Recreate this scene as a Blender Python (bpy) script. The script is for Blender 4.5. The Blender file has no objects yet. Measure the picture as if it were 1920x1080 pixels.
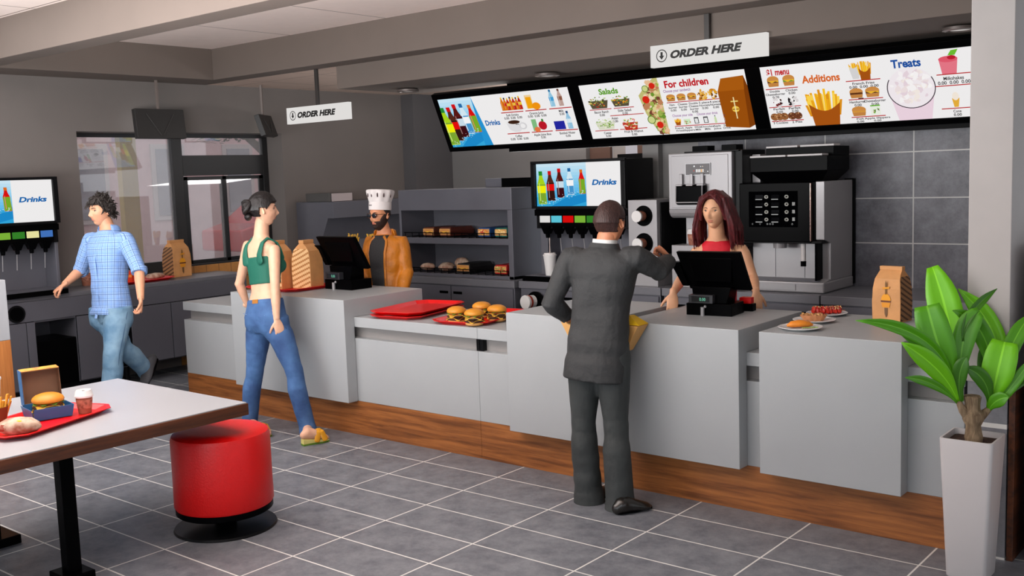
import bpy, bmesh, math, random
import numpy as np
from mathutils import Vector, Matrix, noise
random.seed(7)
SC = bpy.context.scene
COL = SC.collection
PI = math.pi
# ---------------------------------------------------------------- camera, light, exposure
CR = np.array([0.77340918, 0.63297537, -0.03435717, 0.04285916, -0.10628922, -0.99341114, -0.63245658, 0.76684078, -0.10933385]).reshape(3, 3)
CC = np.array([4.17577, -4.85204, 1.92228]); CF = 1918.89
cam = bpy.data.cameras.new('camera'); camo = bpy.data.objects.new('camera', cam); COL.objects.link(camo)
cam.sensor_width = 36; cam.lens = 36 * CF / 1920; cam.clip_start = .05; cam.clip_end = 200
M = Matrix.Identity(4)
for r in range(3):
    M[r][0] = CR[0][r]; M[r][1] = -CR[1][r]; M[r][2] = -CR[2][r]; M[r][3] = CC[r]
camo.matrix_world = M
SC.camera = camo
SC.view_settings.view_transform = 'Standard'; SC.view_settings.look = 'None'
SC.view_settings.exposure = 0.0; SC.view_settings.gamma = 1; SC.view_settings.use_curve_mapping = False
W = bpy.data.worlds.new('world'); SC.world = W; W.use_nodes = True
bg = W.node_tree.nodes['Background']; bg.inputs[0].default_value = (.84, .89, .95, 1); bg.inputs[1].default_value = 1.0

def area(name, loc, target, sx, sy, power, color=(1, 1, 1)):
    l = bpy.data.lights.new(name, 'AREA'); l.shape = 'RECTANGLE'; l.size = sx; l.size_y = sy; l.energy = power; l.color = color
    o = bpy.data.objects.new(name, l); COL.objects.link(o); o.location = loc
    o.rotation_euler = (Vector(target) - Vector(loc)).to_track_quat('-Z', 'Y').to_euler()
    return o
def lamp(name, loc, power, r=.12, color=(1, .93, .86)):
    l = bpy.data.lights.new(name, 'POINT'); l.energy = power; l.shadow_soft_size = r; l.color = color
    o = bpy.data.objects.new(name, l); COL.objects.link(o); o.location = loc; return o
area('front_fill', (3.0, -8.4, 2.75), (0, 1.2, .8), 6.0, 1.0, 66, (.90, .95, 1))  # unseen fill light added on the camera side, no window stands there
area('front_fill', (-4.0, -7.2, 2.75), (-3.4, 1.2, .6), 4.0, 1.0, 74, (.90, .95, 1))  # second added fill, lifts the darker left side
area('overhead_fill', (-2.6, -2.0, 3.27), (-2.6, -1.7, 0), 4.0, 1.4, 48, (.98, .98, 1))  # added overhead fill for the stool top and left floor
area('ceiling_fill_up', (-.8, -3.6, 1.7), (-1.0, -2.9, 3.3), 5.0, 1.2, 430, (1, .99, .98))  # unseen upward fill added to brighten the hall ceiling
area('ceiling_fill_up', (-2.6, 4.3, 2.0), (-2.6, 4.2, 3.0), 2.0, 1.0, 46, (1, .98, .97))  # unseen upward fill added for the kitchen ceiling tiles
area('kitchen_fill', (-2.4, 3.9, 2.98), (-2.4, 3.6, 0), 2.6, 1.0, 26, (1, .98, .97))  # unseen downward fill added over the deep kitchen

def on(u, v, axis, val):
    w = CR.T @ np.array([(u - 960) / CF, (v - 540) / CF, 1.]); return Vector(CC + (val - CC[axis]) / w[axis] * w)
def pt(u, v, d):
    return Vector(CC + d * (CR.T @ np.array([(u - 960) / CF, (v - 540) / CF, 1.])))
def lin(c):
    c = c / 255.; return c / 12.92 if c <= .04045 else ((c + .055) / 1.055) ** 2.4
def rgb(c): return (lin(c[0]), lin(c[1]), lin(c[2]), 1)

# ---------------------------------------------------------------- materials
MATS = {}
def mat(name, col, rough=.5, metal=0, var=0., vscale=8, bump=0., bscale=60, spec=.5, stretch=None, col2=None, coat=0, bd=.01):
    if name in MATS: return MATS[name]
    m = bpy.data.materials.new(name); m.use_nodes = True; nt = m.node_tree; b = nt.nodes['Principled BSDF']
    b.inputs['Base Color'].default_value = rgb(col); b.inputs['Roughness'].default_value = rough; b.inputs['Metallic'].default_value = metal
    b.inputs['Specular IOR Level'].default_value = spec
    if coat: b.inputs['Coat Weight'].default_value = coat
    if var or bump or col2:
        tc = nt.nodes.new('ShaderNodeTexCoord'); mp = nt.nodes.new('ShaderNodeMapping'); nt.links.new(tc.outputs['Object'], mp.inputs[0])
        if stretch: mp.inputs['Scale'].default_value = stretch
        if var or col2:
            n = nt.nodes.new('ShaderNodeTexNoise'); n.inputs['Scale'].default_value = vscale; n.inputs['Detail'].default_value = 6
            nt.links.new(mp.outputs[0], n.inputs['Vector'])
            mx = nt.nodes.new('ShaderNodeMix'); mx.data_type = 'RGBA'
            c = rgb(col); c2 = rgb(col2) if col2 else tuple(min(1, x * (1 + var)) for x in c[:3]) + (1,)
            c1 = c if col2 else tuple(x * (1 - var) for x in c[:3]) + (1,)
            mx.inputs[6].default_value = c1; mx.inputs[7].default_value = c2
            rp = nt.nodes.new('ShaderNodeMapRange'); rp.inputs[1].default_value = .35; rp.inputs[2].default_value = .65
            nt.links.new(n.outputs['Fac'], rp.inputs[0]); nt.links.new(rp.outputs[0], mx.inputs[0])
            nt.links.new(mx.outputs[2], b.inputs['Base Color'])
        if bump:
            n2 = nt.nodes.new('ShaderNodeTexNoise'); n2.inputs['Scale'].default_value = bscale; n2.inputs['Detail'].default_value = 4
            nt.links.new(mp.outputs[0], n2.inputs['Vector'])
            bp = nt.nodes.new('ShaderNodeBump'); bp.inputs['Strength'].default_value = bump; bp.inputs['Distance'].default_value = bd
            nt.links.new(n2.outputs['Fac'], bp.inputs['Height']); nt.links.new(bp.outputs[0], b.inputs['Normal'])
    MATS[name] = m; return m
def emat(name, col, s=1.):
    if name in MATS: return MATS[name]
    m = bpy.data.materials.new(name); m.use_nodes = True; nt = m.node_tree; nt.nodes.remove(nt.nodes['Principled BSDF'])
    e = nt.nodes.new('ShaderNodeEmission'); e.inputs[0].default_value = rgb(col); e.inputs[1].default_value = s
    nt.links.new(e.outputs[0], nt.nodes['Material Output'].inputs[0]); MATS[name] = m; return m
def tile_mat(name, plane, bw, bh, px, pz, c1, c2, grout, mortar=.0048, rough=.45):
    m = bpy.data.materials.new(name); m.use_nodes = True; nt = m.node_tree; b = nt.nodes['Principled BSDF']; L = nt.links.new
    g = nt.nodes.new('ShaderNodeNewGeometry'); s = nt.nodes.new('ShaderNodeSeparateXYZ'); L(g.outputs['Position'], s.inputs[0])
    cb = nt.nodes.new('ShaderNodeCombineXYZ')
    a1, a2 = plane
    for k, (ax, off) in enumerate(((a1, px), (a2, pz))):
        ad = nt.nodes.new('ShaderNodeMath'); ad.operation = 'SUBTRACT'; ad.inputs[1].default_value = off - 50 * (bw if k == 0 else bh)
        L(s.outputs[ax], ad.inputs[0]); L(ad.outputs[0], cb.inputs[k])
    br = nt.nodes.new('ShaderNodeTexBrick'); br.offset = 0; br.squash = 1
    for k, v in (('Scale', 1.), ('Brick Width', bw), ('Row Height', bh), ('Mortar Size', mortar), ('Mortar Smooth', .1), ('Bias', 0.)): br.inputs[k].default_value = v
    L(cb.outputs[0], br.inputs['Vector'])
    n = nt.nodes.new('ShaderNodeTexNoise'); n.inputs['Scale'].default_value = 6; n.inputs['Detail'].default_value = 12; n.inputs['Roughness'].default_value = .78; L(g.outputs['Position'], n.inputs['Vector'])
    rp = nt.nodes.new('ShaderNodeMapRange'); rp.inputs[1].default_value = .36; rp.inputs[2].default_value = .66; L(n.outputs['Fac'], rp.inputs[0])
    mx = nt.nodes.new('ShaderNodeMix'); mx.data_type = 'RGBA'; mx.inputs[6].default_value = rgb(c1); mx.inputs[7].default_value = rgb(c2); L(rp.outputs[0], mx.inputs[0])
    L(mx.outputs[2], br.inputs['Color1']); L(mx.outputs[2], br.inputs['Color2']); br.inputs['Mortar'].default_value = rgb(grout)
    L(br.outputs['Color'], b.inputs['Base Color']); b.inputs['Roughness'].default_value = rough
    bp = nt.nodes.new('ShaderNodeBump'); bp.inputs['Strength'].default_value = .25; bp.inputs['Distance'].default_value = .003; L(n.outputs['Fac'], bp.inputs['Height']); L(bp.outputs[0], b.inputs['Normal'])
    MATS[name] = m; return m
def wood_mat(name, c1, c2, axis=0, rough=.45, scale=1.):
    m = bpy.data.materials.new(name); m.use_nodes = True; nt = m.node_tree; b = nt.nodes['Principled BSDF']; L = nt.links.new
    g = nt.nodes.new('ShaderNodeNewGeometry'); mp = nt.nodes.new('ShaderNodeMapping'); L(g.outputs['Position'], mp.inputs[0])
    sc = [14 * scale] * 3; sc[axis] = .8 * scale; mp.inputs['Scale'].default_value = sc
    n = nt.nodes.new('ShaderNodeTexNoise'); n.inputs['Scale'].default_value = 2.2; n.inputs['Detail'].default_value = 8; n.inputs['Roughness'].default_value = .65; n.inputs['Distortion'].default_value = .4; L(mp.outputs[0], n.inputs['Vector'])
    rp = nt.nodes.new('ShaderNodeMapRange'); rp.inputs[1].default_value = .34; rp.inputs[2].default_value = .66; L(n.outputs['Fac'], rp.inputs[0])
    mx = nt.nodes.new('ShaderNodeMix'); mx.data_type = 'RGBA'; mx.inputs[6].default_value = rgb(c1); mx.inputs[7].default_value = rgb(c2); L(rp.outputs[0], mx.inputs[0])
    L(mx.outputs[2], b.inputs['Base Color']); b.inputs['Roughness'].default_value = rough
    MATS[name] = m; return m
def attr_emat(name, strength=.93):
    m = bpy.data.materials.new(name); m.use_nodes = True; nt = m.node_tree; nt.nodes.remove(nt.nodes['Principled BSDF'])
    a = nt.nodes.new('ShaderNodeAttribute'); a.attribute_name = 'Col'
    e = nt.nodes.new('ShaderNodeEmission'); e.inputs[1].default_value = strength
    nt.links.new(a.outputs[0], e.inputs[0]); nt.links.new(e.outputs[0], nt.nodes['Material Output'].inputs[0]); return m
def attr_pmat(name, rough=.6):
    m = bpy.data.materials.new(name); m.use_nodes = True; nt = m.node_tree; b = nt.nodes['Principled BSDF']
    a = nt.nodes.new('ShaderNodeAttribute'); a.attribute_name = 'Col'; b.inputs['Roughness'].default_value = rough
    nt.links.new(a.outputs[0], b.inputs['Base Color']); return m

SCREEN = attr_emat('screen_picture'); PRINT = attr_pmat('printed_surface')
m_floor = tile_mat('floor_tiles', (0, 1), .66, .33, 0, 0, (92, 95, 103), (130, 133, 139), (218, 218, 214))
m_wtile = tile_mat('wall_tiles', (0, 2), .687, .345, 1.611, 1.996, (72, 72, 79), (112, 112, 120), (176, 174, 172), .005)
m_ytile = tile_mat('yellow_tiles', (1, 2), .16, .3, 2.0, 0, (176, 120, 60), (196, 138, 74), (120, 84, 50), .004)
m_wall = mat('wall_paint', (116, 109, 105), .8, var=.03, vscale=2)
m_wallb = mat('kitchen_wall_paint', (128, 126, 125), .8, var=.03, vscale=2)
m_beam = mat('beam_paint', (108, 97, 90), .8, var=.03, vscale=2)
m_pillar = mat('pillar_paint', (174, 168, 165), .7, var=.02)
m_counter = mat('counter_laminate', (163, 166, 168), .42, var=.015, vscale=3)
m_recess = mat('counter_recess', (138, 134, 132), .6)
m_dark = mat('dark_plastic', (11, 11, 13), .35, spec=.14)
m_black = mat('black_gloss', (4, 4, 5), .28, spec=.03)
m_frame = mat('window_frame_metal', (36, 35, 36), .45)
m_steel = mat('grey_steel', (98, 98, 106), .45, metal=.25, var=.03, vscale=4)
m_steelD = mat('grey_steel_worktop', (112, 112, 118), .4, metal=.2)
m_steelL = mat('light_steel', (160, 158, 160), .38, metal=.3)
m_wood = wood_mat('counter_wood', (104, 58, 24), (168, 104, 52))
m_wooddark = wood_mat('table_edge_wood', (48, 22, 8), (98, 50, 20), 1)
m_woodor = wood_mat('orange_wood', (158, 92, 40), (200, 128, 66), 2)
m_white = mat('white_laminate', (168, 171, 176), .35)
m_red = mat('red_plastic', (222, 4, 6), .32)
m_redvinyl = mat('red_vinyl', (214, 2, 4), .38, bump=.16, bscale=90)
m_whitep = mat('white_plastic', (225, 222, 220), .4)

# ---------------------------------------------------------------- mesh builder
class MB:
    def __init__(s): s.v = []; s.f = []; s.mi = []; s.c = []; s.m = 0; s.col = None
    def add(s, vs, fs):
        o = len(s.v); s.v += [Vector(v) for v in vs]
        for f in fs: s.f.append([o + i for i in f]); s.mi.append(s.m); s.c.append(s.col)
    def box(s, x0, x1, y0, y1, z0, z1):
        s.add([(x0, y0, z0), (x1, y0, z0), (x1, y1, z0), (x0, y1, z0), (x0, y0, z1), (x1, y0, z1), (x1, y1, z1), (x0, y1, z1)],
              [(0, 3, 2, 1), (4, 5, 6, 7), (0, 1, 5, 4), (1, 2, 6, 5), (2, 3, 7, 6), (3, 0, 4, 7)]); return s
    def hexa(s, p): s.add(p, [(0, 3, 2, 1), (4, 5, 6, 7), (0, 1, 5, 4), (1, 2, 6, 5), (2, 3, 7, 6), (3, 0, 4, 7)]); return s
    def prism(s, poly, axis, a, b):
        n = len(poly); P = []
        for t in (a, b):
            for (p, q) in poly: P.append((t, p, q) if axis == 0 else (p, t, q) if axis == 1 else (p, q, t))
        s.add(P, [tuple(range(n))[::-1], tuple(range(n, 2 * n))] + [(i, (i + 1) % n, n + (i + 1) % n, n + i) for i in range(n)]); return s
    def rings(s, R, cap=True, closed=True):
        n = len(R[0]); o = len(s.v); s.v += [Vector(p) for r in R for p in r]
        def F(f): s.f.append(f); s.mi.append(s.m); s.c.append(s.col)
        for k in range(len(R) - 1):
            for i in range(n if closed else n - 1):
                j = (i + 1) % n; F([o + k * n + i, o + k * n + j, o + (k + 1) * n + j, o + (k + 1) * n + i])
        if cap: F([o + i for i in range(n)][::-1]); F([o + (len(R) - 1) * n + i for i in range(n)])
        return s
    def tube(s, pts, rad, n=10, hint=None, cap=True, round_=False):
        pts = [Vector(p) for p in pts]; K = len(pts)
        rad = [(r, r) if not isinstance(r, (tuple, list)) else r for r in (rad if isinstance(rad, (list, tuple)) else [rad] * K)]
        R = []; h = Vector(hint) if hint is not None else None; prev = None
        for k in range(K):
            t = (pts[min(k + 1, K - 1)] - pts[max(k - 1, 0)]).normalized()
            if h is not None: a = h - t * h.dot(t)
            elif prev is not None: a = prev - t * prev.dot(t)
            else: a = t.orthogonal()
            if a.length < 1e-5: a = t.orthogonal()
            a.normalize(); b = t.cross(a); prev = a
            R.append([pts[k] + a * rad[k][0] * math.cos(2 * PI * i / n) + b * rad[k][1] * math.sin(2 * PI * i / n) for i in range(n)])
        if round_:
            def capr(k, sgn):
                t = (pts[1] - pts[0]).normalized() if k == 0 else (pts[-1] - pts[-2]).normalized(); r = (rad[k][0] + rad[k][1]) / 2; c = pts[k]; out = []
                for q in (.45, .8, .97): out.append([c + (p - c) * math.sqrt(1 - q * q) + t * sgn * r * q for p in R[k]])
                return out
            A = capr(0, -1)[::-1]; B = capr(K - 1, 1); R = A + R + B
        return s.rings(R, cap)
    def cyl(s, p0, p1, r0, r1=None, n=24): return s.tube([p0, p1], [r0, r0 if r1 is None else r1], n)
    def lathe(s, prof, c=(0, 0, 0), n=32, axis=None, sq=None):
        c = Vector(c); Rm = Vector((0, 0, 1)).rotation_difference(Vector(axis)).to_matrix() if axis is not None else Matrix.Identity(3)
        R = [[c + Rm @ Vector((r * math.cos(2 * PI * i / n), r * math.sin(2 * PI * i / n), z)) for i in range(n)] for r, z in prof]
        return s.rings(R)
    def ball(s, c, r, n=16, m=10, rot=None, amp=0, seed=0, freq=8):
        c = Vector(c); r = (r, r, r) if not isinstance(r, (tuple, list)) else r; R = []
        for k in range(m + 1):
            ph = -PI / 2 + PI * k / m; ph = max(-PI / 2 + .02, min(PI / 2 - .02, ph)); ring = []
            for i in range(n):
                d = Vector((math.cos(ph) * math.cos(2 * PI * i / n), math.cos(ph) * math.sin(2 * PI * i / n), math.sin(ph)))
                q = 1 + (amp * noise.noise(d * freq * .3 + Vector((seed, seed * 2.1, 0))) if amp else 0)
                p = Vector((d.x * r[0], d.y * r[1], d.z * r[2])) * q
                ring.append(c + (rot @ p if rot else p))
            R.append(ring)
        return s.rings(R)
    def quad(s, a, b, c, d): s.add([a, b, c, d], [(0, 1, 2, 3)]); return s
    def xf(s, M, i0=0):
        for i in range(i0, len(s.v)): s.v[i] = M @ s.v[i]
        return s
    def mesh(s, name='m'):
        me = bpy.data.meshes.new(name); me.from_pydata([tuple(v) for v in s.v], [], s.f)
        if any(s.mi): me.polygons.foreach_set('material_index', s.mi)
        if any(c is not None for c in s.c):
            at = me.color_attributes.new('Col', 'FLOAT_COLOR', 'CORNER'); buf = []
            for p in me.polygons:
                c = s.c[p.index] or (1, 1, 1, 1); buf += list(c) * p.loop_total
            at.data.foreach_set('color', buf)
        me.update(); return me
    def build(s, name, mats, parent=None, bevel=0, smooth=None, world=True, solidify=0, seg=2):
        me = s.mesh(name); mats = mats if isinstance(mats, (list, tuple)) else [mats]
        for m in mats: me.materials.append(m)
        return link(name, me, parent, bevel, smooth, world, solidify, seg)
def link(name, me, parent=None, bevel=0, smooth=None, world=True, solidify=0, seg=2):
    o = bpy.data.objects.new(name, me); COL.objects.link(o)
    if parent is not None:
        o.parent = parent
        if world:
            me.transform(full(parent).inverted())
    if smooth is None: smooth = bevel == 0
    if smooth:
        me.polygons.foreach_set('use_smooth', [True] * len(me.polygons))
        try: me.set_sharp_from_angle(angle=math.radians(38))
        except Exception: pass
    if solidify:
        md = o.modifiers.new('solid', 'SOLIDIFY'); md.thickness = solidify; md.offset = 0
    if bevel:
        md = o.modifiers.new('bevel', 'BEVEL'); md.width = bevel; md.segments = seg; md.limit_method = 'ANGLE'; md.angle_limit = math.radians(40); md.harden_normals = False
    return o
def full(o):
    m = Matrix.LocRotScale(o.location, o.rotation_euler, o.scale)
    return full(o.parent) @ m if o.parent else m
def tag(o, label=None, cat=None, group=None, kind=None):
    if label: o['label'] = label
    if cat: o['category'] = cat
    if group: o['group'] = group
    if kind: o['kind'] = kind
    return o
def thing(name, label, cat, loc, rz=0, group=None):
    o = bpy.data.objects.new(name, None); COL.objects.link(o); o.location = loc; o.rotation_euler = (0, 0, rz); o.empty_display_size = .1
    return tag(o, label, cat, group)
def kids(o): return [c for c in bpy.data.objects if c.parent == o]
def dup(root, loc, rz, label, group=None):
    def cp(o, par):
        c = o.copy(); COL.objects.link(c)
        if par: c.parent = par
        for k in kids(o): cp(k, c)
        return c
    r = cp(root, None); r.location = loc; r.rotation_euler = (0, 0, rz); r['label'] = label
    if group: r['group'] = group
    return r
def remesh(mb, voxel, smooth_it=2, keep=None):
    me = mb.mesh('tmp'); o = bpy.data.objects.new('tmp', me); COL.objects.link(o)
    md = o.modifiers.new('r', 'REMESH'); md.mode = 'VOXEL'; md.voxel_size = voxel; md.use_smooth_shade = True
    if smooth_it:
        sm = o.modifiers.new('s', 'SMOOTH'); sm.iterations = smooth_it; sm.factor = .5
    dg = bpy.context.evaluated_depsgraph_get(); dg.update()
    out = bpy.data.meshes.new_from_object(o.evaluated_get(dg)); bpy.data.objects.remove(o); bpy.data.meshes.remove(me)
    return out
def join_meshes(me, mb):
    "append builder geometry to a mesh"
    out = MB(); out.v = [v.co.copy() for v in me.vertices]; out.f = [list(p.vertices) for p in me.polygons]; out.mi = [0] * len(out.f); out.c = [None] * len(out.f)
    o = len(out.v); out.v += mb.v; out.f += [[o + i for i in f] for f in mb.f]; out.mi += mb.mi; out.c += mb.c
    return out

# ---------------------------------------------------------------- text and flat pictures
_txt = {}
def text_mesh(s, bold=.012, shear=0.):
    k = (s, bold, shear)
    if k in _txt: return _txt[k]
    cu = bpy.data.curves.new('t', 'FONT'); cu.body = s; cu.size = 1; cu.offset = bold; cu.shear = shear; cu.align_x = 'LEFT'; cu.resolution_u = 3
    o = bpy.data.objects.new('t', cu); COL.objects.link(o); dg = bpy.context.evaluated_depsgraph_get(); dg.update()
    me = bpy.data.meshes.new_from_object(o.evaluated_get(dg)); vs = [v.co.copy() for v in me.vertices]; fs = [list(p.vertices) for p in me.polygons]
    bpy.data.objects.remove(o); bpy.data.curves.remove(cu); bpy.data.meshes.remove(me)
    if vs:
        x0 = min(v.x for v in vs); x1 = max(v.x for v in vs); y0 = min(v.y for v in vs); y1 = max(v.y for v in vs)
    else: x0 = y0 = 0; x1 = y1 = 1
    _txt[k] = (vs, fs, x0, x1, y0, y1); return _txt[k]
class Canvas:
    "flat picture: O = top left corner, U = vector along the width, V = vector down the height, N = normal"
    def __init__(s, O, U, V, N, step=.0005): s.O = Vector(O); s.U = Vector(U); s.V = Vector(V); s.N = Vector(N).normalized(); s.mb = MB(); s.k = 1; s.step = step
    def P(s, x, y): return s.O + s.U * x + s.V * y + s.N * (s.step * s.k)
    def poly(s, pts, col, up=True):
        s.mb.col = rgb(col); s.mb.add([s.P(x, y) for x, y in pts], [tuple(range(len(pts)))])
        if up: s.k += 1
    def rect(s, x0, y0, x1, y1, col): s.poly([(x0, y0), (x0, y1), (x1, y1), (x1, y0)], col)
    def ell(s, cx, cy, rx, ry, col, n=20, a0=0, a1=2 * PI, up=True): s.poly([(cx + rx * math.cos(a0 + (a1 - a0) * i / n), cy + ry * math.sin(a0 + (a1 - a0) * i / n)) for i in range(n + (1 if a1 - a0 < 6 else 0))], col, up)
    def text(s, t, x, y, h, col, w=None, bold=.012, shear=0., center=False):
        "text with its cap box top left at x,y; height h and optional width w, in fractions of the canvas"
        vs, fs, x0, x1, y0, y1 = text_mesh(t, bold, shear); hh = h
        W_ = w if w else (x1 - x0) / .72 * h * s.V.length / s.U.length
        yb = 0; yt = .72
        if center: x -= W_ / 2
        s.mb.col = rgb(col)
        s.mb.add([s.P(x + (v.x - x0) / (x1 - x0) * W_, y + hh * (1 - (v.y - yb) / (yt - yb))) for v in vs], fs); s.k += 1
    def build(s, name, mat_, parent): return s.mb.build(name, mat_, parent, smooth=False)
# ---------------------------------------------------------------- the room
def st(name, mb, m, bevel=0, parent=None, smooth=None):
    o = mb.build(name, m, parent, bevel, smooth)
    if parent is None: o['kind'] = 'structure'
    return o
XW = -5.57; YT = 3.04; ZC = 3.02; ZU = 3.33
st('floor', MB().box(-5.57, 9, -9, 5.52, -.1, 0), m_floor, smooth=False)
# left wall with the window opening
w = MB(); w.box(-5.92, XW, -9, .316, 0, 3.6); w.box(-5.92, XW, 2.82, 5.6, 0, 3.6); w.box(-5.92, XW, .316, 2.82, 2.5, 3.6); w.box(-5.92, XW, .316, 2.82, 0, 1.0)
st('wall_left', w, m_wall, smooth=False)
st('baseboard_left', MB().box(XW, XW + .012, 1.30, 5.4, 0, 1.06), m_ytile, smooth=False)
# tiled back wall, stub wall and the deeper kitchen wall
st('wall_back', MB().box(-.204, 3.2, YT, YT + .15, 0, 3.3), m_wtile, smooth=False)
st('wall_back', MB().box(-.70, -.204, YT, YT + .15, 0, 3.3), m_wallb, smooth=False)
st('wall_kitchen', MB().box(-.72, -.558, 2.965, YT, 0, 3.3), m_wallb, smooth=False)
w = MB(); w.box(-5.57, -3.13, 5.52, 5.7, 0, 3.3); w.box(-3.13, -1.9, 5.52, 5.7, 2.3, 3.3)
st('wall_kitchen', w, m_wallb, smooth=False)
st('wall_kitchen', MB().box(-2.83, -2.62, 5.66, 5.72, 0, 2.4), mat('pale_wall_paint', (176, 168, 164), .8), smooth=False)
st('wall_kitchen', MB().box(-2.2, -.70, 5.52, 5.7, 0, 3.3), mat('dark_wall_paint', (40, 36, 34), .8), smooth=False)
d = st('door_1', MB().box(-3.13, -2.83, 5.60, 5.66, 0, 2.4), mat('brown_door', (104, 76, 64), .6), .004)
wd = st('window_2', MB().box(-2.44, -2.36, 5.60, 5.66, 1.0, 2.3), mat('brown_door', (104, 76, 64), .6), .003)
st('window_pane', MB().box(-2.62, -2.44, 5.62, 5.64, 2.12, 2.4), emat('lit_far_window', (196, 190, 196), .8), 0, wd, False)
st('window_panel', MB().box(-2.70, -2.3, 5.56, 5.60, 0, 2.13), m_dark, .003, wd)
st('column', MB().box(-5.57, -5.355, 4.80, 5.52, 0, ZC), mat('dark_column_paint', (92, 90, 92), .7), smooth=False).name = 'trim_1'
# pillar at the right end of the counter
p = MB(); p.box(2.765, 2.955, .279, 3.2, .86, 3.6)
st('wall_right', p, m_pillar, .004)
p = MB(); p.box(2.77, 2.95, .285, 3.2, 0, .86)
st('wall_right', p, tile_mat('pillar_tiles', (0, 2), 1.2, .655, 2.5, 0, (112, 112, 118), (136, 136, 140), (214, 212, 208), .012), smooth=False)
st('trim_8', MB().box(2.957, 2.985, .285, 2.4, 0, .83), m_wooddark, .002)
# ceilings and beams
m_ceil = tile_mat('ceiling_tiles', (0, 1), 1.32, 1.32, -2.46, 1.72, (238, 222, 214), (244, 228, 220), (110, 92, 84), .006, .8)
m_ceil2 = tile_mat('kitchen_ceiling_tiles', (0, 1), .9, .9, -3.2, 2.2, (206, 182, 168), (214, 190, 176), (120, 100, 90), .005, .8)
st('ceiling', MB().box(-5.06, 9, -9, 1.58, ZU, ZU + .1), m_ceil, smooth=False)
st('ceiling', MB().box(-5.57, 3.2, 1.60, 5.7, ZC, ZC + .1), m_ceil2, smooth=False)
def beam(name, x0, x1, y0, y1, z0, z1):
    st(name, MB().box(x0, x1, y0, y1, z0, z1), m_beam, .004)
beam('trim_2', -5.57, 9, 1.58, 1.83, ZC - .004, 3.6)
beam('trim_3', -5.06, 9, -.885, -.655, ZC - .004, 3.6)
beam('trim_4', -5.57, -5.06, -9, 1.58, ZC - .004, 3.6)
beam('trim_5', -5.06, 9, -4.2, -3.97, ZC - .004, 3.6)
hd = st('trim_6', MB().box(-3.42, 2.77, 1.826, 2.92, 2.803, ZC - .002), m_beam, .004)
st('trim_7', MB().box(-2.22, 2.76, 2.93, 2.96, 2.15, ZC - .002), m_black, .003)
for k, (x, y) in enumerate(((-3.04, 2.40), (-1.315, 2.39), (2.116, 2.386))):
    t = thing('downlight', ['round recessed downlight left of the menu board', 'round recessed downlight above the first gap between menu screens', 'round recessed downlight beside the right pillar'][k], 'light', (x, y, 2.803), 0, 'downlights under the header')
    MB().lathe([(.06, -.004), (.095, -.004), (.11, -.012), (.11, -.03), (.085, -.036), (.075, -.02), (.06, -.02)], n=32).build('rim', mat('downlight_rim', (110, 100, 96), .4, metal=.4), t, world=False)
    MB().lathe([(.01, -.026), (.072, -.026), (.072, -.018), (.01, -.018)], n=24).build('diffuser', emat('downlight_glow', (205, 200, 196), .9), t, world=False)
    l = bpy.data.lights.new('downlight_lamp', 'SPOT'); l.energy = 14; l.spot_size = 2.3; l.spot_blend = .8; l.shadow_soft_size = .07; l.color = (1, .96, .92)
    lo = bpy.data.objects.new('downlight_lamp', l); COL.objects.link(lo); lo.parent = t; lo.location = (0, 0, -.05)

# window: frames, panes
win = st('window_1', (lambda b: (b.box(-5.91, -5.85, .3, 2.84, 2.46, 2.51), b.box(-5.91, -5.83, 1.525, 1.65, 1.0, 2.46), b.box(-5.91, -5.85, 2.745, 2.84, 1.0, 2.46),
      b.box(-5.91, -5.85, 1.65, 2.745, 2.04, 2.265), b.box(-5.91, -5.80, 1.65, 2.745, 1.0, 1.06), b.box(-5.91, -5.85, .3, 1.525, 1.0, 1.12), b)[-1])(MB()), m_frame, .004)
sf = MB()
for (a, b) in ((1.65, 2.21), (2.15, 2.745)):
    x0 = -5.87 if a < 2 else -5.90
    sf.box(x0, x0 + .03, a, a + .055, 1.06, 2.03); sf.box(x0, x0 + .03, b - .055, b, 1.06, 2.03); sf.box(x0, x0 + .03, a, b, 1.06, 1.10); sf.box(x0, x0 + .03, a, b, 1.99, 2.03)
st('sliding_frame', sf, mat('window_black', (20, 20, 22), .4), .003, win)
def glass_mat():
    m = bpy.data.materials.new('window_glass'); m.use_nodes = True; nt = m.node_tree; b = nt.nodes['Principled BSDF']
    t = nt.nodes.new('ShaderNodeBsdfTransparent'); g = nt.nodes.new('ShaderNodeBsdfGlossy'); g.inputs['Roughness'].default_value = .02
    d = nt.nodes.new('ShaderNodeBsdfDiffuse'); d.inputs[0].default_value = (.8, .78, .8, 1)  # diffuse layer paints a pale haze over the view outside
    mx = nt.nodes.new('ShaderNodeMixShader'); mx.inputs[0].default_value = .17; mx2 = nt.nodes.new('ShaderNodeMixShader')
    mx2.inputs[0].default_value = .11
    nt.links.new(t.outputs[0], mx.inputs[1]); nt.links.new(d.outputs[0], mx.inputs[2])
    nt.links.new(mx.outputs[0], mx2.inputs[1]); nt.links.new(g.outputs[0], mx2.inputs[2]); nt.links.new(mx2.outputs[0], nt.nodes['Material Output'].inputs[0]); return m
m_glass = glass_mat()
for q in ((.3, 1.525, 1.12, 2.46, -5.885), (1.65, 2.745, 2.265, 2.46, -5.885), (1.70, 2.16, 1.10, 1.99, -5.858), (2.2, 2.70, 1.10, 1.99, -5.888)):
    st('window_pane', MB().box(q[4], q[4] + .004, q[0], q[1], q[2], q[3]), m_glass, 0, win, False)

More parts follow.
